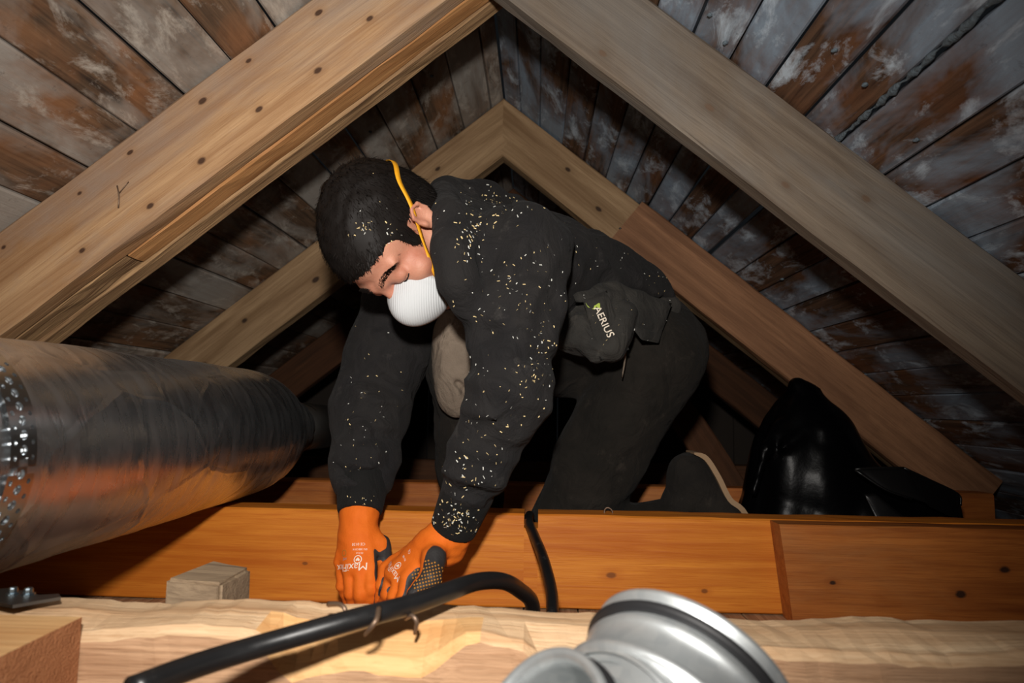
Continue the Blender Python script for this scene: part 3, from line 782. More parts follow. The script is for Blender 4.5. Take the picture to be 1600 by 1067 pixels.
def body():
    hx = [np.arange(HO[i]-.17, HO[i]+.17, .0032) for i in range(3)]
    lo = (-.5, 1.0, -.42); hi = (.62, 1.85, .5); ax = []
    for i in range(3):
        a = np.arange(lo[i], hx[i][0]-.004, .011) if lo[i] < hx[i][0] else np.array([]); b = np.arange(hx[i][-1]+.008, hi[i], .011)
        ax.append(np.concatenate([a, hx[i], b]))
    f = Field(*ax)
    # torso, limbs (inside the clothes)
    f.ell(CH, (.14, .14, .08), TM, k=.03).ell(MID, (.16, .10, .07), TM, k=.03).ell(PC, (.11, .11, .08), TM, k=.03)
    f.chain([LS, LE, LW], [.05, .04, .027], k=.02).chain([RS, RE, RW], [.05, .04, .027], k=.02)
    f.chain([LH, LK, LA], [.075, .055, .036], k=.02).chain([RH, RK, RA], [.075, .055, .036], k=.02)
    f.cap(N_, CH, .07, .08, k=.03)
    # head
    f.ell(hp(0, -.012, .055), (.075, .096, .082), HM, k=.015)
    f.ell(hp(0, .045, .05), (.064, .046, .056), HM, k=.03)
    f.ell(hp(0, .038, -.035), (.057, .056, .07), HM, k=.03)
    f.cap(hp(0, .07, -.098), hp(0, .075, -.09), .022, .02, k=.03)
    EAR = .82
    for s in (-1, 1):
        f.cap(hp(s*.054, .0, -.05), hp(s*.018, .07, -.096), .018, .018, k=.025)
        f.ell(hp(s*.043, .062, -.018), (.025, .024, .02), HM, k=.02)
        f.ell(hp(s*.033, .107, .008), (.019, .017, .0125), HM, k=.014, op='sub')
        f.ell(hp(s*.032, .0835, .008), (.0165, .0125, .0125), HM, k=.004)
        f.cap(hp(s*.012, .096, .024), hp(s*.05, .078, .03), .0095, .008, k=.012)
        f.cap(hp(s*.018, .099, -.001), hp(s*.044, .085, .002), .0015, .0015, k=.002, op='sub')
        # ear
        E = lambda l, ff, u: hp(s*(.074+(l-.078)*.7), ff*EAR+.004, u*EAR)
        f.ell(E(.078, -.012, -.002), (.008, .016, .027), HM, k=.006)
        f.ell(E(.0885, -.010, .004), (.005, .008, .016), HM, k=.004, op='sub')
        f.chain([E(.082, .006, .006), E(.087, .004, .024), E(.09, -.012, .032), E(.092, -.028, .022), E(.090, -.030, .002), E(.084, -.020, -.024)], [.0035]*6, k=.003)
        f.ell(E(.084, .004, -.004), (.005, .005, .007), HM, k=.003)
        f.ell(E(.081, -.006, -.032), (.006, .009, .009), HM, k=.005)
    f.cap(hp(0, .095, .02), hp(0, .116, -.03), .0075, .0125, k=.012)
    for s in (-1, 1): f.ell(hp(s*.013, .104, -.036), (.009, .011, .009), HM, k=.006)
    f.cap(hp(-.02, .092, -.066), hp(.02, .092, -.066), .006, .006, k=.006)
    f.cap(hp(0, -.03, -.03), N_, .052, .06, k=.025)
    return f
man = fmesh('person', body(), M_skin)
props(man, 'man in black hoodie and dust mask kneeling and bending over the middle joist', 'person')

# hair: cap plus short strands
def hairf():
    f = Field.box3(HO-.19, HO+.19, .0034)
    f.ell(hp(0, -.014, .056), (.0795, .1005, .0845), HM, k=.01)
    f.ell(hp(0, -.06, .01), (.07, .05, .07), HM, k=.02)
    f.warp(waves(.0016, 120, 4, 6))
    f.ell(hp(0, .045, .052), (.0675, .0505, .060), HM, k=.02)
    f.ell(hp(0, .040, .0), (.0655, .045, .055), HM, k=.02)
    # hairline: above the brow, round the temple, down the sideburn and over the ear
    fx = [-.12, -.045, -.03, -.022, .014, .019, .033, .040, .043, .048, .061, .079, .10]
    fh = [-.05, -.045, -.03, .018, .022, -.008, -.010, .0, .018, .037, .050, .054, .060]
    X, Y, Z = f._pts((slice(None),)*3); X = X-HO[0]; Y = Y-HO[1]; Z = Z-HO[2]
    q = [X*HM[0, i]+Y*HM[1, i]+Z*HM[2, i] for i in range(3)]
    hl = np.interp(q[1], fx, fh)+.0022*np.sin(q[0]*420)+.0016*np.sin(q[0]*900+q[1]*500)
    f.D = np.maximum(f.D, ((hl-q[2])*.7).astype(np.float32))
    f.plane(hp(0, -.05, -.065), -HU+.25*HF, k=.01)
    return f
ho = fmesh('hair', hairf(), M_hair, man)
hb = bvh(ho); mb = bvh(man)
V = []; F = []
crown = hp(0, -.055, .135)
tris = [(ho.data.polygons[i].center.copy(), ho.data.polygons[i].normal.copy()) for i in range(len(ho.data.polygons))]
for q in range(11000):
    c, n = random.choice(tris); 
    loc = HM.T@(np.array(c)-HO)
    nr_ = mb.find_nearest(c)
    if (c-nr_[0]).dot(nr_[1]) < .0015: continue
    away = (Vector(c)-Vector(crown)); away = (away-n*away.dot(n)); away = away.normalized() if away.length > 1e-4 else n.orthogonal()
    fw = Vector(HF)*.5; dr = (away+fw+n*random.uniform(.25, .75)+Vector(rng.normal(size=3))*.35).normalized()
    L = random.uniform(.006, .014); sd = dr.cross(n); sd = sd.normalized()*.0007 if sd.length > 1e-4 else Vector((.0007, 0, 0))
    b = len(V); mid = c+dr*L*.55; tip = c+dr*L-n*L*.25
    V += [c-sd, c+sd, mid+sd*.7, mid-sd*.7, tip]; F += [(b, b+1, b+2, b+3), (b+3, b+2, b+4)]
me = ho.data; bm = bmesh.new(); bm.from_mesh(me)
vs = [bm.verts.new(v) for v in V]
for f_ in F: bm.faces.new([vs[i] for i in f_])
bm.to_mesh(me); bm.free()
me.polygons.foreach_set('use_smooth', [True]*len(me.polygons))
# eyebrows and lashes
mb = bvh(man)
def on(tree, p, d, off=0.):
    h = tree.ray_cast(Vector(p), Vector(d), 1.)
    return None if h[0] is None else (h[0]+h[1]*off, h[1])
for s in (-1, 1):
    V = []; F = []
    for q in range(520 if s > 0 else 160):
        t = random.random(); l = s*(.012+.046*t); u = .028+.008*math.sin(t*2.4)-.006*t+random.uniform(-.0048, .0048)*(1-.5*t)
        h = on(mb, hp(l, .2, u), -HF, .0004)
        if not h: continue
        c, n = h; dr = (Vector(HL)*s*.9+Vector(HU)*(.5-.7*t)+n*.25).normalized(); L = random.uniform(.005, .009); sd = dr.cross(n).normalized()*.0005
        b = len(V); V += [c-sd, c+sd, c+dr*L]; F.append((b, b+1, b+2))
    mesh('eyebrow', V, F, M_hair, man)
    pts = []
    for t in np.linspace(0, 1, 9):
        h = on(mb, hp(s*(.018+.028*t), .2, -.0005-.0035*math.sin(t*3.14)), -HF, .0006)
        if h: pts.append(h[0])
    if len(pts) > 3: tube('eyelashes', pts, .0011, M_hair, man, 6)

# hoodie
CUFF_L = unit(LW-LE); CUFF_R = unit(RW-RE)
def hoodie(creases=()):
    f = Field.box3((-.50, .9, -.30), (.42, 1.78, .52), .0068)
    f.ell(MID+np.array((0, 0, .038)), (.20, .16, .128), TM, k=.05)
    f.ell(PC+TU*.075+np.array((0, 0, .032)), (.105, .15, .120), TM, k=.05)
    pa, pb = np.array(at(889, 462, 1.35)), np.array(at(1062, 474, 1.5)); pn = np.cross(pb-pa, np.array((-.35, 1, -.12))); pn = -pn if pn[2] > 0 else pn
    f.plane(pa, pn, k=.012)
    f.ell(CH+np.array((0, 0, .028)), (.17, .18, .106), TM, k=.04)
    f.cap(CH, N_, .11, .09, k=.04)
    f.cap(LS, CH, .088, .11, k=.04); f.cap(RS, CH, .085, .11, k=.04)
    lm = LE*.45+LS*.55
    f.chain([LS, lm, LE, LE*.45+LW*.55, LE*.25+LW*.75], [.086, .078, .061, .051, .043], k=.03)
    f.chain([RS, RE*.5+RS*.5, RE, RE*.45+RW*.55, RE*.28+RW*.72], [.086, .080, .073, .060, .049], k=.03)
    # hood bunched round the neck
    f.chain([at(700, 318, 1.30), at(716, 345, 1.19), at(735, 400, 1.105), at(742, 450, 1.085)], [.045, .045, .043, .036], k=.025)
    f.chain([at(704, 300, 1.27), at(760, 318, 1.33), at(800, 335, 1.38)], [.026, .038, .036], k=.03)
    # folds: wavy surface, deeper round elbows and shoulder
    f.warp(waves(.0030, 26, 21, 5, (1, 1, .6))).warp(waves(.0016, 62, 8, 5))
    def fold(c, rad, nrm, wl, amp, seed):
        c = np.array(c); nrm = unit(nrm); sd = waves(1., 22, seed, 3); k = 2*math.pi/wl
        def fn(X, Y, Z):
            g = np.exp(-(((X-c[0])**2+(Y-c[1])**2+(Z-c[2])**2)/rad**2))
            ph = k*((X-c[0])*nrm[0]+(Y-c[1])*nrm[1]+(Z-c[2])*nrm[2])+1.3*sd(X, Y, Z)
            w_ = 1-2*np.abs(np.sin(.5*ph))**.8
            return -amp*g*w_
        f.warp(fn)
    fold(at(772, 452, 1.06), .12, (.88, .1, -.48), .055, .0085, 1)
    fold(at(775, 600, .99), .10, (.35, .1, .93), .045, .0072, 2)
    fold(at(728, 745, 1.05), .075, (.25, 0, .97), .036, .0066, 3)
    fold(at(580, 615, 1.24), .09, (.4, 0, .9), .052, .008, 4)
    fold(at(563, 725, 1.19), .06, (.1, 0, 1), .034, .0065, 5)
    fold(at(940, 400, 1.30), .15, (.75, .2, .6), .075, .0075, 6)
    fold(at(850, 520, 1.10), .08, (.9, 0, .3), .05, .004, 7)
    for P_, r_ in creases: f.chain(P_, [r_*.4]+[r_]*(len(P_)-2)+[r_*.3], k=.014, op='sub')
    # neck opening
    f.cap(hp(0, -.02, -.0), N_*.7+hp(0, -.02, 0)*.3, .064, .058, k=.008, op='sub')
    f.ell(hp(0, .03, -.02), (.08, .095, .09), HM, k=.006, op='sub')
    f.chain([at(692, 303, 1.17), at(702, 340, 1.07), at(706, 390, 1.035), at(715, 436, 1.03), at(732, 474, 1.05), at(745, 505, 1.09)], [.024, .027, .030, .030, .024, .016], k=.02)
    return f
# first pass finds the cloth surface, the second presses creases into it
P_, F_ = hoodie().mesh(); t0 = BVHTree.FromPolygons(P_.tolist(), F_.tolist()); cre = []
for line, r_ in (([(852, 304), (820, 311), (790, 330), (768, 356), (750, 390), (738, 425)], .007), ([(738, 545), (765, 522), (800, 506), (826, 500)], .006), ([(705, 690), (740, 668), (790, 655)], .006),
                 ([(692, 748), (730, 736), (778, 712)], .006), ([(700, 772), (735, 768), (768, 772)], .005), ([(532, 604), (560, 588), (600, 596), (630, 622)], .008), ([(527, 735), (560, 744), (610, 728)], .007),
                 ([(908, 334), (926, 372), (930, 420)], .006), ([(972, 376), (986, 410), (984, 430)], .006), ([(760, 470), (790, 440), (836, 424)], .005), ([(560, 690), (590, 676), (622, 684)], .006), ([(800, 566), (838, 556), (862, 560)], .005)):
    Q = []
    for px, py in line:
        h = t0.ray_cast(Vector((0, 0, 0)), Vector(ray(px, py)).normalized(), 3.)
        if h[0] is not None: Q.append(np.array(h[0]))
    if len(Q) > 2: cre.append((Q, r_))
hd = fmesh('hoodie', hoodie(cre), M_hood, man)
def cuff(a, b, r0, r1, d):
    f = Field.box3(np.minimum(a, b)-.09, np.maximum(a, b)+.09, .0032)
    f.cap(a, b, r0, r1, k=.004)
    n = unit(b-a); f.plane(b, n, k=.004)
    f.cap(a, b+n*.05, r1-.009, r1-.007, k=.003, op='sub')
    return f
fmesh('cuff', cuff(LE*.24+LW*.76, LW+CUFF_L*.012, .043, .0375, 1), M_rib, hd)
fmesh('cuff', cuff(RE*.27+RW*.73, RW+CUFF_R*.012, .048, .0385, 1), M_rib, hd)

# trousers
def trousers():
    f = Field.box3((-.30, 1.2, -.40), (.50, 1.86, .34), .0078)
    f.ell(PC+TU*.06+np.array((.0, .0, -.01)), (.16, .15, .112), TM, k=.03)
    f.ell(PC+np.array((.02, .0, -.02)), (.125, .16, .12), TM, k=.03)
    f.ell(MID+np.array((0, 0, -.012)), (.17, .15, .108), TM, k=.03)
    f.plane(PC+TU*.30, TU, k=.01)
    f.cap(LH, RH, .11, .11, k=.03)
    f.ell((.27, 1.58, .12), (.09, .12, .115), k=.04)
    f.chain([LH, LH*.4+LK*.6, LK], [.105, .092, .078], k=.03); f.chain([LK, LA], [.072, .058], k=.025)
    f.chain([RH, RH*.4+RK*.6, RK], [.105, .090, .074], k=.03); f.chain([RK, RK*.4+RA*.6, RA], [.072, .068, .062], k=.025)
    f.warp(waves(.0035, 24, 33, 5)).warp(waves(.0018, 60, 34, 5))
    f.plane((0, 0, FZ+.004), (0, 0, -1))
    return f
tr = fmesh('trousers', trousers(), M_trou, man)
def kpatch():
    f = Field.box3(RK-.16, RK+.16, .004)
    f.ell(RK+np.array((-.002, -.045, .0)), (.054, .05, .118), k=.01)
    f.ell(RK+np.array((.002, -.045, .045)), (.044, .05, .062), k=.03)
    f.warp(waves(.002, 60, 12, 5))
    f.cap(at(715, 598, 1.30), at(750, 640, 1.32), .006, .008, k=.01, op='sub'); f.cap(at(712, 655, 1.30), at(740, 650, 1.31), .005, k=.008, op='sub')
    return f
props(fmesh('knee_patch', kpatch(), M_patch, tr), 'dusty taupe knee panel')

# tool pouch on the left hip
PT = np.array(at(930, 508, 1.315))
def pouch():
    f = Field.box3((.0, 1.22, -.02), (.36, 1.66, .28), .005)
    n = unit((-.25, -.9, .35)); u_ = unit(np.array((.35, .15, .9))-n*np.dot(n, (.35, .15, .9))); v_ = np.cross(u_, n); M = np.stack([v_, n, u_], 1)
    f.rbox(PT, (.074, .030, .064), M, .022, k=.01)
    f.cap(at(905, 500, 1.29), at(930, 560, 1.285), .012, .009, k=.02)
    f.cap(at(900, 458, 1.335), at(1046, 480, 1.46), .016, .022, k=.012)
    f.cap(at(978, 470, 1.32), at(968, 556, 1.30), .006, .004, k=.012)
    f.warp(waves(.0024, 40, 51, 5)).warp(waves(.001, 90, 52, 5))
    return f
po = fmesh('tool_pouch', pouch(), M_pouch, man)
props(po, 'charcoal canvas tool pouch with white lettering')
sheet('flap', [(910, 466, 1.268), (948, 454, 1.282), (983, 546, 1.288), (938, 563, 1.266)], M_pouch, po, .008, .006, wob=.001, seed=14)
sheet('flap', [(966, 441, 1.315), (1050, 474, 1.385), (1030, 534, 1.365), (986, 512, 1.295)], M_pouch, po, .010, .007, wob=.0016, seed=4)
sheet('flap', [(984, 505, 1.293), (1032, 523, 1.36), (1029, 536, 1.362), (1002, 531, 1.315)], M_pouch, po, .002, .010, wob=.0006, seed=8)
sheet('flap', [(888, 450, 1.275), (968, 438, 1.325), (984, 470, 1.305), (900, 472, 1.262)], M_pouch, po, .008, .007, wob=.0022, seed=9)
tube('pouch_strap', [at(978, 540, 1.32), at(976, 565, 1.34), at(972, 590, 1.36)], [.0022, .002, .0014], M_patch, po, 6, 3)

# shoes
def shoe():
    f = Field.box3((.24, 1.38, -.40), (.62, 1.70, -.02), .005)
    he = np.array(at(1078, 742, 1.51)); ba = np.array(at(1136, 822, 1.49)); toe = np.array((.475, 1.48, -.335))
    f.chain([LA+np.array((-.02, 0, 0)), he], [.052, .044], k=.02); f.chain([he, ba, toe], [.043, .042, .032], k=.02)
    f.warp(waves(.0014, 60, 3, 4)); f.plane((0, 0, FZ+.004), (0, 0, -1)); return f, he, ba, toe
sf, he, ba, toe = shoe()
sh = fmesh('shoe', sf, M_shoe, man)
so = Vector((.62, -.1, .42)).normalized()
# sole as a flat strip hugging the underside
soP = [at(1084, 708, 1.475), at(1103, 716, 1.475), at(1122, 745, 1.47), at(1140, 780, 1.465), at(1166, 806, 1.46), (.49, 1.46, -.345)]
def sole():
    V = []; F = []; pts = [Vector(p) for p in soP]
    P = [pts[0]]+pts+[pts[-1]]; fine = []
    for i in range(1, len(P)-2):
        for s_ in range(5):
            t = s_/5; a, b, c, d = P[i-1:i+3]; fine.append(.5*((2*b)+(c-a)*t+(2*a-5*b+4*c-d)*t*t+(3*b-a-3*c+d)*t**3))
    fine.append(pts[-1]); m = len(fine)
    for i, p in enumerate(fine):
        t = (fine[min(i+1, m-1)]-fine[max(i-1, 0)]).normalized(); out = Vector((0, 1, 0)).cross(t)*-1; out = out.normalized()
        if out.x < 0: out = -out
        th = .009*min(1, .35+i/6); 
        for (dy, o_) in ((-.004, -th*.6), (-.004, th*.6), (.075, th*.6), (.075, -th*.6)): V.append(p+Vector((0, dy, 0))+out*o_)
    for i in range(m-1):
        for k in range(4): F.append((i*4+k, i*4+(k+1) % 4, i*4+4+(k+1) % 4, i*4+4+k))
    F += [(0, 1, 2, 3), tuple((m-1)*4+k for k in (3, 2, 1, 0))]
    return V, F
mesh('sole', *sole(), M_sole, sh, smooth=False)
f = Field.box3((-.36, 1.36, -.40), (.0, 1.70, -.16), .007)
f.chain([RA+np.array((.0, .02, -.0)), (-.15, 1.55, -.325), (-.24, 1.47, -.335)], [.052, .045, .038], k=.02).plane((0, 0, FZ+.003), (0, 0, -1))
fmesh('shoe', f, M_shoe, man)

# dust mask and strap
def dmask():
    f = Field.box3(hp(0, .09, -.045)-.12, hp(0, .09, -.045)+.12, .0028)
    f.ell(hp(0, .084, -.048), (.050, .050, .052), HM, k=.01)
    f.ell(hp(0, .116, -.032), (.020, .026, .028), HM, k=.03)
    f.ell(hp(0, .082, -.047), (.0545, .018, .0555), HM, k=.004)
    return f
mk = fmesh('dust_mask', dmask(), M_mask, man)
props(mk, 'white cup dust mask with fine ridges')
hb2 = bvh(man, ho, mk)
sp = []; C0 = Vector((0, 0, 0))
_sx = [279, 295, 313, 335, 356, 378, 396, 414, 430]; _sv = [619, 630, 640, 648, 654, 661, 668, 675, 680]
for (px, py) in [(float(np.interp(y_, _sx, _sv)), y_) for y_ in np.linspace(279, 430, 22)]:
    h = hb2.ray_cast(C0, Vector(ray(px, py)).normalized(), 3.)
    if h[0] is not None and h[0].y < 1.35: sp.append((h[0]-Vector(ray(px, py)).normalized()*.005, h[1]))
def ribbon(pts, wd, th, mat, name, parent):
    V = []; F = []; m = len(pts); cen = Vector(hp(0, 0, .03))
    for i, p in enumerate(pts):
        t = (pts[min(i+1, m-1)]-pts[max(i-1, 0)]).normalized(); n = (p-cen); n = (n-t*n.dot(t)).normalized(); b = t.cross(n)
        for (x, y) in ((-1, 0), (1, 0), (1, 1), (-1, 1)): V.append(p+b*wd*x+n*th*y)
    for i in range(m-1):
        for k in range(4): F.append((i*4+k, i*4+(k+1) % 4, i*4+4+(k+1) % 4, i*4+4+k))
    F += [(0, 1, 2, 3), tuple((m-1)*4+k for k in (3, 2, 1, 0))]
    return mesh(name, V, F, mat, parent)
sp_p = [a for a, b in sp]
for _ in range(5): sp_p = [sp_p[0]]+[(sp_p[i-1]+sp_p[i]*2+sp_p[i+1])/4 for i in range(1, len(sp_p)-1)]+[sp_p[-1]]
if sp_p:
    hbt = bvh(ho); c0 = Vector(hp(0, -.014, .05)); l0 = HM.T@(np.array(sp_p[0])-HO); back = []
    for t_ in np.linspace(1, .08, 14):
        q_ = Vector(hp(*(l0*(1-t_)+np.array((-.03, -.12, .045))*t_))); d_ = (q_-c0).normalized(); h = hbt.ray_cast(c0+d_*.2, -d_, .2)
        if h[0] is not None: back.append(h[0]+d_*.0055)
    sp_p = back+sp_p
    for _ in range(4): sp_p = [sp_p[0]]+[(sp_p[i-1]+sp_p[i]*2+sp_p[i+1])/4 for i in range(1, len(sp_p)-1)]+[sp_p[-1]]
    mend = Vector(hp(.060, .072, -.045))
    ribbon(sp_p+[mend], .0040, .0010, M_strap, 'strap', mk)

# ------------------------------------------------------------------ gloves
DIPV = {}
def glove_field(W, CD, fingers, thumb, palm, lo, hi, backn):
    f = Field.box3(lo, hi, .0024, )
    return f
def make_glove(side, arm, W, knk, pip, tip, th, Yk, label, palmdir, cuff_r):
    """knk/pip/tip: index..little finger points; th: thumb chain"""
    W = np.array(W); K = [np.array(p) for p in knk]; Pp = [np.array(p) for p in pip]; T = [np.array(p) for p in tip]; TH = [np.array(p) for p in th]
    allp = np.array([W]+K+Pp+T+TH); f = Field.box3(allp.min(0)-.06, allp.max(0)+.04, .0023, ) if False else Field(*[np.arange(allp.min(0)[i]-.06, allp.max(0)[i]+.05, .0024) for i in range(3)], far=.03)
    ctr = sum(K)/4
    base = W*.62+ctr*.38
    for i, k in enumerate(K):
        b0 = base+(k-ctr)*.55
        f.cap(b0, k, .0155, .0128, k=.012)
    f.cap(W, base, cuff_r, .029, k=.02)
    f.cap(base, ctr, .017, .013, k=.02)
    f.cap(W-arm*.03, W+arm*.004, cuff_r-.001, cuff_r, k=.008)
    f.cap(base+(TH[0]-base)*.3, TH[0], .019, .0165, k=.014)
    f.chain(TH, ([.0195, .0165, .0125] if side == 'left' else [.0165, .0135, .0115]), k=.006)
    for i in range(4):
        r = (.0116, .0118, .0112, .0102)[i]
        f.chain([K[i], Pp[i], T[i]], [r*1.04, r, r*.9], k=.0035)
    # rolled rings at the wrist
    for q in ((.0, .012, .024) if side == 'left' else (.03,)):
        c = W+arm*(.030-q); f.chain([c, c+arm*.001], [cuff_r+.0026]*2, k=.003)
    pd = unit(palmdir)
    f.warp(waves(.0006, 150, 77, 5))
    def dip(c, n):
        dist = np.linalg.norm(c-W, axis=1); side_ = n@pd
        dth = np.full(len(c), 9.); H_ = [TH[0]*.45+TH[1]*.55]+TH[1:] if side == 'right' else TH
        for i in range(len(H_)-1):
            ab = H_[i+1]-H_[i]; t = np.clip(((c-H_[i])@ab)/(ab@ab), 0, 1); dth = np.minimum(dth, np.linalg.norm(c-H_[i]-t[:, None]*ab, axis=1))
        ss = lambda x, a, b_: np.clip((x-a)/(b_-a), 0, 1)
        a1 = ss(side_, -.05, .3)*ss(dist, .05, .068); a2 = ss(-dth, -.024, -.017)*ss(side_, -.95, -.4)
        return np.maximum(a1, a2)
    o = fmesh('glove', f, M_gl, man)
    me = o.data; n_ = len(me.vertices); c_ = np.zeros(n_*3, np.float32); me.vertices.foreach_get('co', c_); q_ = np.zeros(n_*3, np.float32); me.vertex_normals.foreach_get('vector', q_)
    o['dipped'] = 1; v_ = dip(c_.reshape(-1, 3), q_.reshape(-1, 3)).astype(np.float32)
    F_ = np.array([e.vertices[:] for e in me.edges])
    for _ in range(6):
        acc = v_.copy(); w_ = np.ones(n_); np.add.at(acc, F_[:, 0], v_[F_[:, 1]]); np.add.at(acc, F_[:, 1], v_[F_[:, 0]]); np.add.at(w_, F_[:, 0], 1); np.add.at(w_, F_[:, 1], 1); v_ = (acc/w_).astype(np.float32)
    at_ = me.attributes.new('dip', 'FLOAT', 'POINT'); at_.data.foreach_set('value', v_); DIPV[o.name] = v_
    props(o, label); return o
def gmat():
    t = NT('knit_glove'); tc = t.n('ShaderNodeTexCoord').outputs['Object']; at_ = t.n('ShaderNodeAttribute', attribute_name='dip').outputs['Fac']
    n = t.noise(tc, 14, 5, .6); nf = t.noise(tc, 300, 3); m_ = t.rng(t.math('ADD', at_, t.math('MULTIPLY', t.math('SUBTRACT', nf, .5), .06)), .46, .54)
    t.col(t.mix(m_, t.mix(t.rng(n, .35, .7), C(238, 118, 30), C(222, 100, 18)), t.mix(t.rng(n, .35, .7), C(60, 58, 58), C(44, 42, 42)))); t.p(Roughness=t.rng(m_, 0, 1, .75, .55))
    t.b.inputs['Specular IOR Level'].default_value = .3; t.bump(t.math('ADD', nf, n), .25, .002); return t.m
M_gl = gmat()
gR = make_glove('right', CUFF_R, RW+CUFF_R*.012,
    [at(578, 884, 1.160), at(563, 890, 1.156), at(547, 888, 1.162), at(533, 878, 1.176)],
    [at(579, 918, 1.142), at(563, 928, 1.140), at(548, 926, 1.148), at(535, 914, 1.166)],
    [at(578, 950, 1.160), at(567, 957, 1.164), at(555, 956, 1.172), at(545, 940, 1.186)],
    [at(594, 852, 1.192), at(603, 884, 1.19), at(598, 925, 1.180)], 1.16, 'orange knit glove of the right hand with white print', (.72, .68, -.1), .0315)
gL = make_glove('left', CUFF_L, LW+CUFF_L*.012,
    [at(638, 903, 1.085), at(626, 902, 1.098), at(614, 897, 1.118), at(604, 888, 1.14)],
    [at(631, 933, 1.072), at(617, 932, 1.085), at(606, 926, 1.11), at(597, 914, 1.136)],
    [at(616, 954, 1.10), at(607, 956, 1.115), at(598, 950, 1.135), at(592, 940, 1.155)],
    [at(678, 873, 1.078), at(672, 903, 1.050), at(648, 928, 1.042)], 1.1, 'orange knit glove of the left hand showing its dotted grey palm', (.80, -.22, -.35), .0315)
# grip dots on the visible palm and thumb
tL = bvh(gL); V = []; F = []; nd = 0
for i in range(14):
    for j in range(12):
        px = 640+i*4.6+j*.9; py = 872+j*5.2-i*1.1
        if not (((px-668)/29)**2+((py-902)/27)**2 < 1): continue
        h = tL.ray_cast(C0, Vector(ray(px, py)).normalized(), 3.)
        if h[0] is None or DIPV[gL.name][list(gL.data.polygons[h[2]].vertices)].mean() < .55: continue
        g1 = lathe_geo([(.0017, -.0003), (.0015, .0007), (.0006, .0011), (0, .0012)], 6, align_z(h[1], h[0])); b = len(V); V += g1[0]; F += [tuple(x+b for x in q) for q in g1[1]]; nd += 1
if V: props(mesh('grip_dots', V, F, M_dot, gL), 'small orange grip dots', kind='stuff')

def print_text(txt, tree, px, py, ang, size, mat, name, parent, flip=1, shear=0., off=.0006, spacing=1., bold=.0):
    """lettering laid flat on a surface: glyph outlines dropped along the surface normal found under one point"""
    cu = bpy.data.curves.new('t', 'FONT'); cu.body = txt; cu.size = 1.; cu.align_x = 'CENTER'; cu.align_y = 'CENTER'; cu.space_character = spacing; cu.offset = bold
    cu.resolution_u = 3
    ob = bpy.data.objects.new('t', cu); COL.objects.link(ob); dg = bpy.context.evaluated_depsgraph_get(); me = ob.evaluated_get(dg).to_mesh()
    bm = bmesh.new(); bm.from_mesh(me); bmesh.ops.triangulate(bm, faces=bm.faces[:])
    bmesh.ops.subdivide_edges(bm, edges=[e for e in bm.edges if e.calc_length() > .25], cuts=2)
    V2 = [v.co.copy() for v in bm.verts]; F2 = [tuple(v.index for v in f_.verts) for f_ in bm.faces]; bm.free()
    ob.evaluated_get(dg).to_mesh_clear(); bpy.data.objects.remove(ob); bpy.data.curves.remove(cu)
    return drop(V2, F2, tree, px, py, ang, size, mat, name, parent, off)
def drop(V2, F2, tree, px, py, ang, size, mat, name, parent, off=.0006):
    d = Vector(ray(px, py)).normalized(); h = tree.ray_cast(C0, d, 3.)
    if h[0] is None: return None
    n = h[1]
    cx, cy = Vector(RC[:, 0]), Vector(RC[:, 1])
    u = cx*math.cos(ang)+cy*math.sin(ang); u = (u-n*u.dot(n)).normalized(); v = n.cross(u)
    out = []
    for p in V2:
        q = h[0]+u*p.x*size+v*p.y*size
        r_ = tree.ray_cast(q+n*.03, -n, .08)
        out.append((r_[0]+r_[1]*off) if r_[0] is not None else q+n*off)
    return mesh(name, out, F2, mat, parent, smooth=False)
def ring2(r0, r1, n=20, cx=0, cy=0):
    V = [Vector((cx+r*math.cos(6.2832*k/n), cy+r*math.sin(6.2832*k/n), 0)) for r in (r0, r1) for k in range(n)]
    return V, [(k, n+k, n+(k+1) % n, (k+1) % n) for k in range(n)]
def heart2(s):
    P = []
    for k in range(24):
        t = 6.2832*k/24; P.append(Vector((16*math.sin(t)**3*s, (13*math.cos(t)-5*math.cos(2*t)-2*math.cos(3*t)-math.cos(4*t))*s, 0)))
    return P+[Vector((0, 0, 0))], [(k, (k+1) % 24, 24) for k in range(24)]
tR = bvh(gR)
RD = math.radians
print_text('MaxiFlex', tR, 544, 886, RD(184), .0165, M_print, 'lettering', gR, spacing=.98)
print_text('CE 0120', tR, 560, 850, RD(182), .0062, M_print, 'lettering', gR)
print_text('EN 388:2016', tR, 562, 858, RD(182), .0045, M_print, 'lettering', gR)
print_text('4131A', tR, 562, 864, RD(182), .0045, M_print, 'lettering', gR)
drop(*join_geo(ring2(.8, 1., 20), heart2(.032)), tR, 559, 874, RD(180), .0068, M_print, 'emblem', gR)
print_text('atg', tR, 539, 874, RD(184), .007, M_printg, 'lettering', gR)
drop(*ring2(.75, 1., 16), tR, 538, 864, RD(180), .0055, M_dot, 'emblem', gR)
print_text('MaxiFlex', tL, 612, 890, RD(142), .014, M_print, 'lettering', gL)
print_text('CE', tL, 640, 862, RD(130), .007, M_print, 'lettering', gL)
drop(*join_geo(ring2(.8, 1., 20), heart2(.032)), tL, 622, 884, RD(135), .0062, M_print, 'emblem', gL)
print_text('EN 388', tL, 632, 872, RD(130), .0045, M_print, 'lettering', gL)
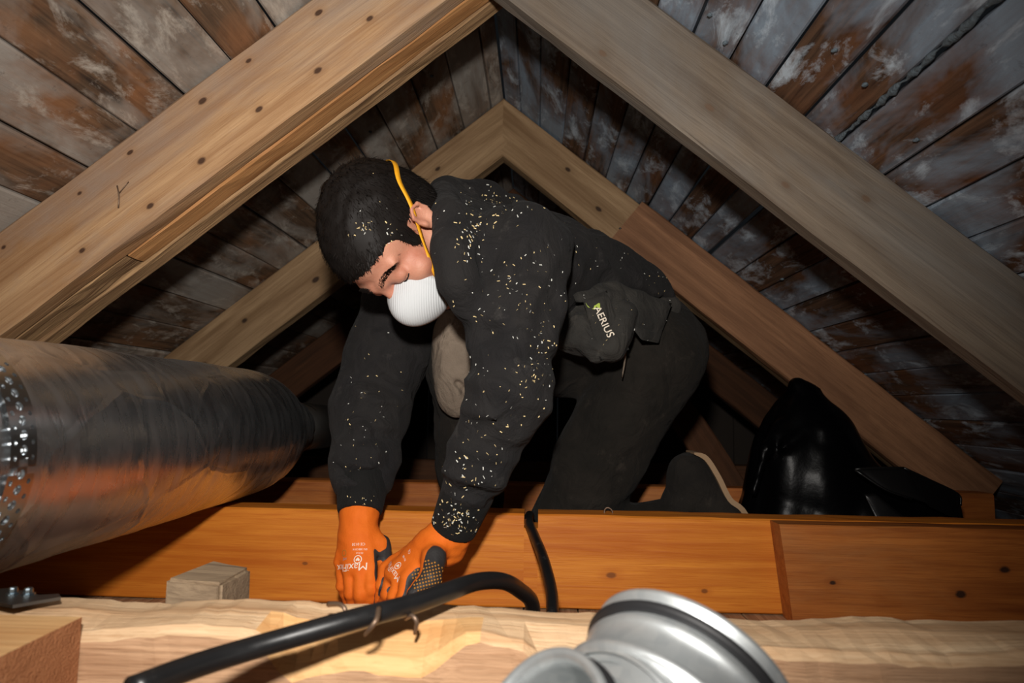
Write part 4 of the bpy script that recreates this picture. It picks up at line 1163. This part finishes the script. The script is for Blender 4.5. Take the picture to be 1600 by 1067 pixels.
# lettering on the pouch
tP = bvh(po, *[c_ for c_ in po.children if c_.name.startswith('flap')])
print_text('AERIUS', tP, 943, 503, RD(-66), .0195, M_print, 'lettering', po, bold=.006)
drop([Vector((-1, .5, 0)), Vector((.85, .5, 0)), Vector((1., -.35, 0)), Vector((.45, .0, 0)), Vector((.3, -.45, 0)), Vector((-.55, -.2, 0))], [(0, 5, 4), (0, 4, 3), (0, 3, 1), (3, 2, 1)], tP, 926, 478, RD(-8), .0150, M_green, 'emblem', po)

# ------------------------------------------------------------------ wood shavings on the clothes
def shavings(parent, tree, spots, seed):
    r = random.Random(seed); V = []; F = []; FM = []
    for (px, py, sx, sy, n, sz) in spots:
        for _ in range(n):
            x = px+r.gauss(0, 1)*sx; y = py+r.gauss(0, 1)*sy; h = tree.ray_cast(C0, Vector(ray(x, y)).normalized(), 3.)
            if h[0] is None: continue
            nn = h[1]; u = nn.orthogonal().normalized(); u = (Matrix.Rotation(r.uniform(0, 6.28), 3, nn) @ u); v = nn.cross(u)
            L = r.uniform(.0008, .0026)*sz; W_ = r.uniform(.0004, .0008)*sz; c = h[0]+nn*.0005
            b = len(V); V += [c-u*L-v*W_, c+u*L-v*W_*.5, c+u*L*.8+v*W_+nn*.001, c-u*L+v*W_+nn*.0006]; F.append((b, b+1, b+2, b+3)); FM.append(0 if r.random() < .6 else 1)
    if V: props(mesh('wood_shavings', V, F, [M_chip, M_chip2], parent, fm=FM), 'pale wood shavings and sawdust specks', kind='stuff')
tH = bvh(hd)
shavings(hd, tH, [(775, 320, 26, 14, 60, 1.3), (738, 360, 16, 26, 60, 1.2), (800, 420, 60, 60, 70, .9), (840, 500, 40, 80, 70, .8), (800, 600, 45, 90, 70, .9), (735, 740, 26, 40, 70, 1.1), (850, 570, 12, 40, 30, 1.0),
   (930, 390, 60, 40, 30, .8), (1030, 440, 14, 26, 26, .9), (575, 640, 30, 80, 40, .9), (560, 720, 24, 50, 24, .8)], 3)
shavings(ho, bvh(ho), [(565, 355, 10, 10, 16, .9), (607, 365, 5, 14, 12, .9), (585, 340, 40, 30, 10, .7)], 4)
shavings(po, tP, [(960, 500, 40, 30, 24, .8)], 5)
for c_ in hd.children:
    if c_.name.startswith('cuff'): shavings(c_, bvh(c_), [(712, 812, 20, 16, 90, 1.1), (563, 780, 14, 10, 10, .8)], 6)

bpy.context.view_layer.update()
